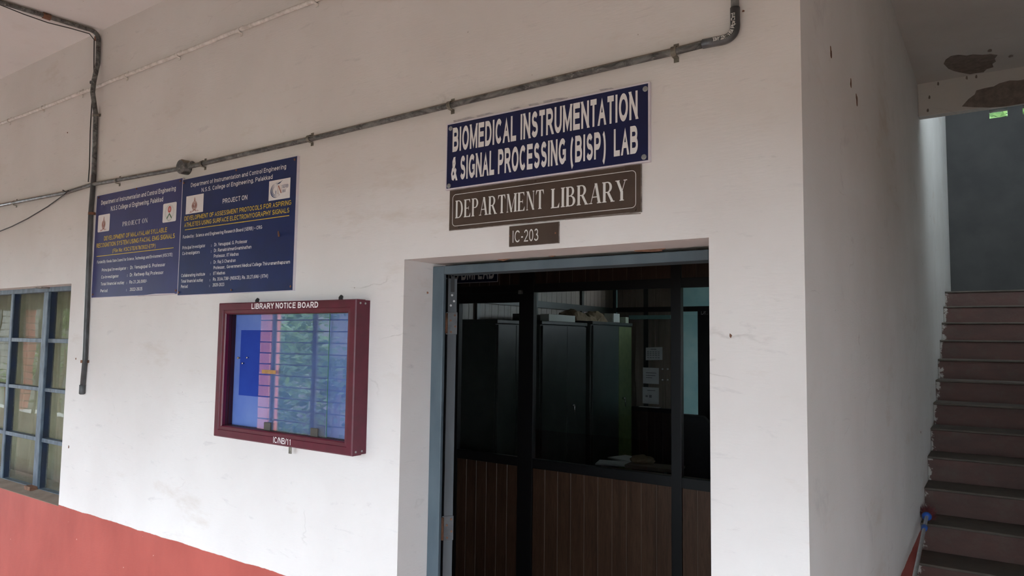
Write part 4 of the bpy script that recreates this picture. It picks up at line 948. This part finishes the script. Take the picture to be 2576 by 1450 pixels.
# ================================================================= INSIDE THE DOORWAY
PY = 2.35
def ppx(px, py=900): return at(px, py, 'y', PY).x
part = thing('glazed_partition', (-2.4, PY, 0), 'black framed partition inside the doorway with glass panes over walnut boards', 'partition')
RB, RT = .955, 1.02; GT = 2.188
postA, postB = (-2.846, -2.722), (-1.698, -1.632)
for a, b in ((-4.12, -4.02), (-3.47, -3.40), postA, postB, (-.69, -.63)):
    MB().box(a, b, PY, PY + .045, 0, 3.26).build('post', M['blackframe'], part, bevel=.002)
spans = [(-4.02, -3.47), (-3.40, postA[0]), (postA[1], postB[0]), (postB[1], -.69)]
for a, b in spans:
    MB().box(a, b, PY + .002, PY + .04, RB, RT).build('mid_rail', M['blackframe'], part, bevel=.002)
    MB().box(a, b, PY + .002, PY + .04, GT if a != -3.40 else 2.12, GT + .06).build('top_rail', M['blackframe'], part, bevel=.002)
    MB().box(a, b, PY + .002, PY + .04, 0, .08).build('bottom_rail', M['blackframe'], part, bevel=.002)
    MB().box(a, b, PY + .018, PY + .024, RT, GT).build('pane', M['glass'], part)
MB().box(-3.41, -2.815, PY - .012, PY + .0, 2.192, 2.205).build('door_closer_bar', M['blackframe'], part)
MB().box(-2.845, -2.815, PY - .016, PY + .0, 2.178, 2.205).build('closer_end', M['screw'], part)
def board_run(parent, x0, x1, z0, z1, y, mat_, bw=.0985, name='board', bead=True):
    n = max(1, round((x1 - x0) / bw)); wd = (x1 - x0) / n; first = None
    for i in range(n):
        if first is None:
            g = MB().prism([(x0 + .0015, y + .012, z0), (x0 + .0015, y + .002, z0), (x0 + .004, y, z0), (x0 + wd - .004, y, z0), (x0 + wd - .0015, y + .002, z0), (x0 + wd - .0015, y + .012, z0)], (0, 0, z1 - z0))
            first = g.build(name, mat_, parent)
        else:
            c = first.copy(); COL.objects.link(c); c.parent = parent; c.location = Vector((wd * i, 0, 0))
    mb = MB()
    for i in range(1, n): mb.box(x0 + wd * i - .0016, x0 + wd * i + .0016, y + .003, y + .006, z0, z1)
    if n > 1: mb.build('groove_beading', M['bead'], parent)
for a, b in spans:
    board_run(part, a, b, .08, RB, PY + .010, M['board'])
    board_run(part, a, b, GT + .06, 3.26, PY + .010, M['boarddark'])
# sign on the partition
sx0, sx1 = ppx(1100, 690), ppx(1252, 690); sz1 = GT + .245
psn = thing('lab_door_sign', ((sx0 + sx1) / 2, PY, 2.27), 'small navy lab sign high on the partition, half hidden by the door head', 'sign')
zz0 = at(1252, 708, 'y', PY).z; 
MB().box(sx0, sx1, PY - .006, PY, zz0, zz0 + .15).build('face', M['navy'], psn)
MB().box(sx0 - .004, sx1 + .004, PY - .004, PY, zz0 - .004, zz0 + .154).build('edge', M['rim'], psn)
put_text('SERB BMI LAB', sx0 + .02, ppx(1244, 690), zz0 + .02, .115, PY - .0075, M['white'], psn, .022)

# office side partition (x = -4) and rear partition (y = 6.25)
sp = thing('glazed_partition', (-4, 4.3, 0), 'dark boarded partition running back along the left side of the office', 'partition')
def sboards(y0, y1, z0, z1, mat_, bw=.1):
    n = max(1, round((y1 - y0) / bw)); wd = (y1 - y0) / n; first = None
    for i in range(n):
        if first is None: first = MB().box(-4.03, -4.015, y0 + .002, y0 + wd - .002, z0, z1).build('board', mat_, sp)
        else: c = first.copy(); COL.objects.link(c); c.parent = sp; c.location = Vector((0, wd * i, 0))
for a, b in ((2.40, 3.35), (3.40, 4.35), (4.40, 5.35), (5.40, 6.2)):
    sboards(a, b, 0, .95, M['boardlight']); sboards(a, b, 1.0, 2.19, M['boardlight']); sboards(a, b, 2.26, 3.26, M['boardlight'])
for y in (2.37, 3.375, 4.375, 5.375, 6.22): MB().box(-4.04, -3.99, y - .025, y + .025, 0, 3.26).build('post', M['steel'], sp)
MB().box(-4.04, -3.985, 2.4, 6.2, 2.19, 2.26).build('top_rail', M['steel'], sp); MB().box(-4.04, -3.985, 2.4, 6.2, .95, 1.0).build('mid_rail', M['steel'], sp)
MB().box(-4.05, -4.03, 2.36, 6.25, 0, 3.26).build('backing_sheet', M['boarddark'], sp)
rp = thing('glazed_partition', (-2.5, 6.25, 0), 'boarded partition across the back of the office with papers pinned on it', 'partition')
RY = 6.25
xr1 = at(1700, 900, 'y', RY).x; xr2 = at(1757, 900, 'y', RY).x
board_run(rp, -3.98, xr1, 2.27, 3.26, RY, M['boardlight'], .09)
board_run(rp, -3.98, xr1, 1.05, 2.21, RY, M['boardlight'], .13)
board_run(rp, -3.98, -.65, 0, 1.0, RY, M['boarddark'], .1)
MB().box(-3.98, -.65, RY - .03, RY + .03, 2.21, 2.27).build('top_rail', M['blackframe'], rp)
MB().box(-3.98, xr1, RY - .07, RY + .03, 1.0, 1.05).build('ledge', M['blackframe'], rp)
for a in (at(1625, 900, 'y', RY).x, xr1 + .02): MB().box(a - .03, a + .03, RY - (.02 if a > xr1 else .004), RY + .03, 1.05, 3.26).build('post', M['blackframe'] if a > xr1 else M['steel'], rp)
MB().box(xr2, -.65, RY - .02, RY + .03, 0, 2.21).build('door_panel', M['blackframe'], rp)
MB().box(xr1 + .05, xr2, RY, RY + .005, 1.0, 2.21).build('pane', M['glass'], rp); MB().box(xr1 + .05, -.65, RY, RY + .005, 2.27, 3.26).build('pane', M['glass'], rp)
lg = at(1583, 790, 'y', RY - .15)
MB().box(lg.x, xr1, RY - .16, RY - .001, 2.12, 2.165).build('pelmet', M['teal'], rp)
q0 = at(1764, 779, 'y', RY - .02)
put_text('Dr.', q0.x, q0.x + .075, q0.z - .06, .06, RY - .0225, M['cream'], rp, .0)
# papers
def sheet_at(px0, px1, py0, py1, label, lines, name='paper_sheet', tilt=0):
    a = at(px0, py0, 'y', RY - .012); b = at(px1, py1, 'y', RY - .012)
    t = thing(name, ((a.x + b.x) / 2, RY - .005, b.z), label, 'paper')
    mb = MB(); g = [mb.b.verts.new((a.x + (b.x - a.x) * u, RY - .006 - .006 * math.sin(u * 3.1) * (1 - v), b.z + (a.z - b.z) * v + tilt * u)) for v in (0, .5, 1) for u in (0, .25, .5, .75, 1)]
    for j in range(2):
        for i in range(4): mb.face([g[j * 5 + i], g[j * 5 + i + 1], g[j * 5 + i + 6], g[j * 5 + i + 5]])
    mb.build('sheet', M['paper'], t).modifiers.new('thickness', 'SOLIDIFY').thickness = .0008
    mb = MB()
    for (u0, u1, v) in lines:
        z = b.z + (a.z - b.z) * v; x0 = a.x + (b.x - a.x) * u0; x1 = a.x + (b.x - a.x) * u1
        mb.poly([(x0, RY - .0145, z), (x1, RY - .0145, z), (x1, RY - .0145, z + .006), (x0, RY - .0145, z + .006)])
    mb.build('print', M['ink'], t)['kind'] = 'stuff'
grid = [(.1 + .16 * i, .2 + .16 * i, v) for i in range(5) for v in (.2, .38, .52, .66)] + [(.3, .65, .86)]
sheet_at(1624, 1666, 875, 908, 'printed calendar-like sheet pinned highest on the back partition', grid, tilt=.01)
sheet_at(1617, 1657, 925, 967, 'pale sheet with faint lines of writing, middle one of three pinned papers', [(.2, .85, .66), (.2, .8, .5), (.2, .6, .36)])
sheet_at(1616, 1657, 974, 1018, 'sheet with two dark figures printed on it, lowest of three pinned papers', [(.3, .8, .8), (.2, .34, .4), (.2, .34, .44), (.2, .34, .48), (.42, .58, .38), (.42, .58, .42), (.42, .58, .46), (.42, .58, .5)])
for a, b in ((1667, 929), (1680, 929), (1667, 956), (1680, 956)):
    q = at(a, b, 'y', RY); tag(MB().tube([(q.x, RY, q.z), (q.x, RY - .008, q.z)], .010, 8).build('push_pin', M['paper']), 'white push pin beside the middle pinned sheet, %s %s of four' % ('upper' if b < 940 else 'lower', 'left' if a < 1675 else 'right'), 'pin', 'push pins on the back partition')
q = at(1640, 1020, 'y', RY - .04)
tag(MB().box(q.x - .16, q.x + .1, RY - .068, RY - .004, 1.0505, 1.060).build('papers', M['paper'], bevel=.001), 'thin stack of papers lying on the ledge under the pinned sheets', 'paper')

# almirahs along the side partition
def almirah(y0, y1, ztop, label, mat_r, split):
    t = thing('steel_cupboard', (-3.75, (y0 + y1) / 2, 0), label, 'cupboard', 'steel cupboards')
    X0, X1 = -3.975, -3.52
    MB().box(X0, X1, y0, y1, .06, ztop).build('body', M['steel'], t, bevel=.006)
    MB().box(X0, X1 + .025, y0 - .005, y1 + .005, ztop - .035, ztop).build('top_lid', M['steel'], t, bevel=.006)
    d1 = MB().box(X1, X1 + .02, y0 + .02, split - .002, .1, ztop - .045).build('door', M['steel'], t, bevel=.003)
    d2 = MB().box(X1, X1 + .02, split + .002, y1 - .015, .1, ztop - .045).build('door', mat_r, t, bevel=.003)
    mb = MB().tube([(X1 + .02, split + .10, 1.21), (X1 + .05, split + .10, 1.21)], .012, 10).tube([(X1 + .045, split + .10, 1.22), (X1 + .05, split + .105, 1.12)], .006, 8)
    mb.build('handle', M['chrome'], d2, smooth=True)
    MB().box(X0 + .03, X1 - .03, y0 + .02, y1 - .02, 0, .06).build('plinth', M['steel'], t)
    return t
almirah(2.99, 3.57, 2.02, 'dark steel cupboard nearest the glazed partition, seen behind the left pane', M['steel'], 3.28)
almirah(3.70, 4.57, 2.03, 'dark green steel cupboard with a white carton on top', M['steel'], at(1427, 900, 'x', -3.5).y)
almirah(4.69, 5.66, 2.055, 'steel cupboard with a paper bag on top and a right door coloured lit green', M['steel_lit'], at(1557, 900, 'x', -3.5).y)
def onx(px, py, x=-3.56): return at(px, py, 'x', x)
a, b = onx(1381, 803), onx(1447, 803)
tag(MB().box(-3.66, -3.56, a.y, b.y, 2.032, 2.10).build('carton', M['boxwhite'], bevel=.003), 'long white carton lying on the middle steel cupboard', 'box')
tag(MB().box(-3.86, -3.70, 3.74, 4.4, 2.032, 2.10).build('folder_stack', M['dull'], bevel=.004), 'dark flat bundle behind the white carton on the cupboard', 'bundle')
# crumpled paper bag
mb = MB(); a, b = onx(1452, 800), onx(1532, 800); n, mN = 18, 8; rg = []
rr = random.Random(5)
for i in range(n + 1):
    u = i / n; y = a.y + (b.y - a.y) * u; row = []
    hgt = (.095 + .03 * math.sin(u * 9) + rr.uniform(-.012, .012)) * (1 if .03 < u < .97 else .55)
    for k in range(mN + 1):
        th_ = math.pi * k / mN; row.append(mb.b.verts.new((-3.70 + .13 * math.cos(th_) + rr.uniform(-.012, .012), y, 2.056 + max(0, hgt * math.sin(th_) + (rr.uniform(-.01, .01) if 0 < k < mN else 0)))))
    rg.append(row)
for A, B in zip(rg, rg[1:]):
    for k in range(mN): mb.face([A[k], A[k + 1], B[k + 1], B[k]])
    mb.face([A[0], B[0], B[-1], A[-1]])
mb.face(rg[0]); mb.face(rg[-1][::-1])
# the bag spans both cupboards' tops: rest it on the taller one
tag(mb.build('paper_bag', M['bag']), 'crumpled brown paper bag lying across the cupboard tops', 'bag')
a, b = onx(1548, 800), onx(1563, 800); tag(MB().box(-3.70, -3.58, a.y, b.y, 2.056, 2.16).build('small_box', M['boxwhite'], bevel=.003), 'small grey-white box standing near the end of the cupboard top', 'box')
a, b = onx(1570, 806), onx(1588, 806); tag(MB().box(-3.66, -3.54, a.y, min(b.y, 5.65), 2.056, 2.125).build('small_box', M['green'], bevel=.003), 'small box with green print at the far end of the cupboard top', 'box')

# desk with papers
dk = thing('desk', (-2.2, 3.3, 0), 'office desk behind the glass with papers spread on it', 'desk')
MB().box(-2.9, -1.25, 2.9, 3.75, .735, .76).build('desktop', M['desk'], dk, bevel=.004)
for a, b in ((-2.88, -2.5), (-1.65, -1.27)): MB().box(a, b, 2.95, 3.70, .12, .735).build('drawer_unit', M['steel'], dk, bevel=.004)
for a in (-2.86, -1.30):
    for y in (2.98, 3.67): MB().box(a - .015, a + .015, y - .015, y + .015, 0, .12).build('leg', M['steel'], dk)
def flat_paper(px, py, wx_, wy, rot, z, label, mat_='paper', h=.012):
    q = at(px, py, 'z', z); mb = MB(); c, s_ = math.cos(rot), math.sin(rot)
    mb.obox((q.x, q.y, z + h / 2), (c, s_, 0), (-s_, c, 0), (0, 0, 1), wx_ / 2, wy / 2, h / 2)
    tag(mb.build('papers', M[mat_], bevel=.001), label, 'paper'); return q
flat_paper(1545, 1168, .30, .22, .3, .76, 'pale sheets lying at the left end of the papers on the desk')
flat_paper(1583, 1157, .32, .24, -.3, .76, 'pale folder lying behind the other papers on the desk')
flat_paper(1640, 1180, .42, .20, .1, .76, 'grey file lying nearest the glass on the desk', 'desk', .03)
q = at(1615, 1165, 'z', .79)
mb = MB(); bmesh.ops.create_icosphere(mb.b, subdivisions=3, radius=1)
for v in mb.b.verts:
    k = 1 + .18 * math.sin(v.co.x * 9 + v.co.y * 5) * math.cos(v.co.z * 7 + v.co.x * 3); v.co = Vector((q.x + v.co.x * .11 * k, q.y + v.co.y * .08 * k, .812 + v.co.z * .045 * k))
tag(mb.build('cloth', M['bag'], smooth=True), 'crumpled brown cloth lying among the papers on the desk', 'cloth')
tag(MB().obox((q.x + .24, q.y + .02, .772), (1, .2, 0), (-.2, 1, 0), (0, 0, 1), .12, .1, .010).build('book', M['dull'], bevel=.003), 'dark book lying right of the crumpled cloth on the desk', 'book')
# office chair
cq = at(1738, 1045, 'y', 4.25)
ch = thing('office_chair', (cq.x, 4.25, 0), 'black office chair behind the right-hand pane', 'chair')
mb = MB(); rings = []
for i in range(11):
    v = i / 10; z = .50 + (cq.z - .50) * v; hw_ = .22 - .05 * v ** 4 - .03 * (1 - v); y = 4.25 + .05 * math.sin(v * 3)
    if i == 10: hw_ = .12
    rings.append([mb.b.verts.new(p) for p in ((cq.x - hw_, y - .03, z), (cq.x, y - .045, z), (cq.x + hw_, y - .03, z), (cq.x + hw_, y + .03, z), (cq.x, y + .02, z), (cq.x - hw_, y + .03, z))])
for A, B in zip(rings, rings[1:]):
    for k in range(6): mb.face([A[k], A[(k + 1) % 6], B[(k + 1) % 6], B[k]])
mb.face(rings[0][::-1]); mb.face(rings[-1]); mb.build('backrest', M['chair'], ch, bevel=.01)
MB().box(cq.x - .24, cq.x + .24, 4.30, 4.76, .44, .51).build('seat', M['chair'], ch, bevel=.02)
MB().tube([(cq.x, 4.52, .06), (cq.x, 4.52, .44)], .03, 12).build('column', M['chairframe'], ch)
for k in range(5):
    a = k * 2 * math.pi / 5; e = Vector((cq.x + .27 * math.cos(a), 4.52 + .27 * math.sin(a), .06))
    MB().tube([(cq.x, 4.52, .10), e], .018, 8).tube([e + Vector((-.01, 0, -.034)), e + Vector((.01, 0, -.034))], .026, 10).build('leg', M['chairframe'], ch)
for s_ in (-1, 1):
    MB().tube([(cq.x + s_ * .25, 4.32, .5), (cq.x + s_ * .27, 4.32, .68), (cq.x + s_ * .27, 4.60, .68), (cq.x + s_ * .25, 4.60, .5)], .014, 8).build('armrest', M['chairframe'], ch)

# ================================================================= BROOM ON THE STAIRS
hq = Vector((-.335, 2.80, .89)); q1 = at(2331, 1300, 'y', 2.76)
lo = at(2301, 1450, 'y', 1.75)
q1 = at(2331, 1301, 'y', 2.70); dr = (lo - q1).normalized()
tlen = (q1.z - .012) / -dr.z; foot = q1 + dr * tlen
br = thing('cobweb_broom', (foot.x, foot.y, 0), 'long aluminium-handled broom with blue collar and maroon bristles lying up the stairs', 'broom')
MB().tube([foot, q1], .0088, 14).build('handle', M['aluminium'], br, smooth=True)
up_ = -dr
def _py(p):
    q = p - CAM; return 725 - FPX * q.dot(_u) / q.dot(_f)
tc = min((k * .005 for k in range(8, 120)), key=lambda k: abs(_py(q1 + dr * k) - 1330))
ctr = q1 + dr * tc
MB().tube([ctr + dr * .022, ctr + dr * .018, ctr - dr * .012, ctr - dr * .018], [.012, .0135, .0135, .0165], 16).build('collar', M['blueplastic'], br, smooth=True)
MB().tube([q1 - up_ * .008, q1 + up_ * .002, q1 + up_ * .012], [.013, .023, .025], 18).build('head_cap', M['blueplastic'], br, smooth=True)
rr = random.Random(3); me_v, me_f = [], []
base = root_loc(br); ax = up_.cross(Vector((1, 0, 0))).normalized(); ay = up_.cross(ax)
for i in range(900):
    a = rr.uniform(0, 6.28); r0 = rr.uniform(.0, .022); r1 = r0 * 2.3 + rr.uniform(0, .012); l = rr.uniform(.07, .11)
    p = q1 + up_ * .010 + (ax * math.cos(a) + ay * math.sin(a)) * r0; e = q1 + up_ * (.010 + l) + (ax * math.cos(a) + ay * math.sin(a)) * r1
    sd = (ax * math.cos(a + 1.57) + ay * math.sin(a + 1.57)) * .0012; s2 = (ax * math.cos(a) + ay * math.sin(a)) * .0012; k = len(me_v)
    me_v += [tuple(x_ - base) for x_ in (p + sd, p - sd, e, p + s2, p - s2)]; me_f += [(k, k + 1, k + 2), (k + 3, k + 4, k + 2)]
me = bpy.data.meshes.new('bristles'); me.from_pydata(me_v, [], me_f); me.materials.append(M['bristle']); o = bpy.data.objects.new('bristles', me); COL.objects.link(o); o.parent = br; o['kind'] = 'stuff'

# ================================================================= THE OPEN SIDE OF THE CORRIDOR (behind the camera; seen in reflections)
GY = -2.54
piers = [-15.75, -12.5, -9.25, -6.0, -2.75, .5, 3.75]      # x of each pier's lit side face
for i, x in enumerate(piers):
    struct(MB().box(x - .32, x, GY - .26, GY - .02, .68, 2.22).build('pillar_%d' % (i + 1), M['pink'], top=False, bevel=.008))
struct(MB().box(-18, 7, GY - .26, GY - .02, 2.22, CEIL + .14).build('trim_2', M['concrete'], top=False))
struct(MB().box(-18, 7, GY - .26, GY - .02, -.15, .68).build('trim_3', M['ceil'], top=False))
proto = None
struct(MB().box(2.9, 7, GY - .26, GY - .02, .68, 2.22).build('wall_light_block', M['ceil'], top=False))  # this and the end wall are unseen, added to block light from the right
struct(MB().box(4.2, 4.4, GY - .02, 0, 0, CEIL).build('wall_end', M['ceil'], top=False))
for i, (a, b) in enumerate(zip(piers[:-1], piers[1:])):
    root = bpy.data.objects.new('steel_grille', None); COL.objects.link(root); root.location = (a, GY, .68)
    tag(root, 'dark bar grille closing the corridor bay between salmon pillars, reflected in the glass', 'grille', 'corridor grilles')
    if proto is None:
        proto = []
        b0 = MB().box(a - .3, b - .3, GY - .005, GY + .005, .74, .751).build('bar', M['bar'], root); proto.append(b0)
        for k in range(1, 15):
            c = b0.copy(); COL.objects.link(c); c.parent = root; c.location = (0, 0, .105 * k); proto.append(c)
        for fx in (.27, .86, 1.45, 2.04, 2.63):
            proto.append(MB().box(a + fx - .03, a + fx + .03, GY + .006, GY + .022, .68, 2.22).build('upright', M['bar'], root))
    else:
        for p in proto:
            c = p.copy(); COL.objects.link(c); c.parent = root; c.location = p.location.copy()
# ground and opposite block, trees
struct(MB().box(-60, 40, -60, 40, -3.8, -3.6).build('ground', M['ground'], top=False))
bd = thing('college_block', (-22, -20, -3.6), 'pale building with dark roof beyond the trees, seen only in reflection', 'building')
MB().box(-95, -2, -28, -19, -3.6, 4.6).build('walls', M['offwhite'], bd)
MB().box(-96, -1, -29, -18.2, 4.6, 5.0).build('roof', M['roof'], bd)
first = None
for k in range(13):
    x = -46 + 3.4 * k
    for z in (-2.6, .2):
        mb = MB().box(x, x + 1.6, -19.02, -18.94, z, z + 1.2) if first is None else None
        if first is None: first = mb.build('window', M['roof'], bd); fx, fz = x, z
        else: c = first.copy(); COL.objects.link(c); c.parent = bd; c.location = Vector((x - fx, 0, z - fz))
def tree(x, y, zb, zt, rad, seed, n, label):
    t = thing('tree', (x, y, -3.6), label, 'tree', 'trees outside the corridor'); r = random.Random(seed)
    MB().tube([(x, y, -3.6), (x + .1, y, (zb - 3.6) / 2), (x, y + .1, zb), (x + .2, y, (zb + zt) / 2)], [.22, .18, .13, .04], 10).build('trunk', M['bark'], t, smooth=True)
    vs, fs = [], []; base = root_loc(t)
    cl = [(r.gauss(0, .45), r.gauss(0, .45), r.uniform(0, 1)) for _ in range(40)]
    for i in range(n):
        c = r.choice(cl); k = math.sqrt(max(.08, 1 - (2 * c[2] - 1) ** 2)) * rad
        p = Vector((x + c[0] * k + r.gauss(0, .3), y + c[1] * k + r.gauss(0, .3), zb + (zt - zb) * c[2] + r.gauss(0, .25))) - base
        a = Vector((r.gauss(0, 1), r.gauss(0, 1), r.gauss(0, .5))).normalized(); b = a.cross(Vector((r.gauss(0, 1), r.gauss(0, 1), r.gauss(0, 1)))).normalized()
        l = r.uniform(.07, .13); wd = l * .42; k0 = len(vs)
        vs += [tuple(p - a * l), tuple(p + b * wd), tuple(p + a * l), tuple(p - b * wd)]; fs.append((k0, k0 + 1, k0 + 2, k0 + 3))
    me = bpy.data.meshes.new('crown'); me.from_pydata(vs, [], fs); me.materials.append(M['foliage']); o = bpy.data.objects.new('crown', me); COL.objects.link(o); o.parent = t; o['kind'] = 'stuff'
tree(-10.2, -7.2, -2.0, 4.6, 2.6, 1, 9000, 'leafy tree reflected in the notice board glass')
tree(-16.5, -9.0, -1.5, 4.2, 2.8, 2, 8000, 'leafy tree reflected in the left window panes')
tree(-6.4, -9.0, -2.4, 2.2, 2.2, 3, 6000, 'low leafy tree outside the corridor, nearer the stairs')
tree(.4, 11.5, 1.5, 9.5, 2.2, 9, 42000, 'bright green tree glimpsed through the stairwell vent holes')
tree(-25, -13.0, -2.2, 4.6, 3.0, 5, 7000, 'leafy tree outside the corridor, left of the one in the window reflection')
tree(-33, -12.0, -2.4, 4.8, 3.2, 6, 6000, 'leafy tree outside the corridor, farthest to the left')
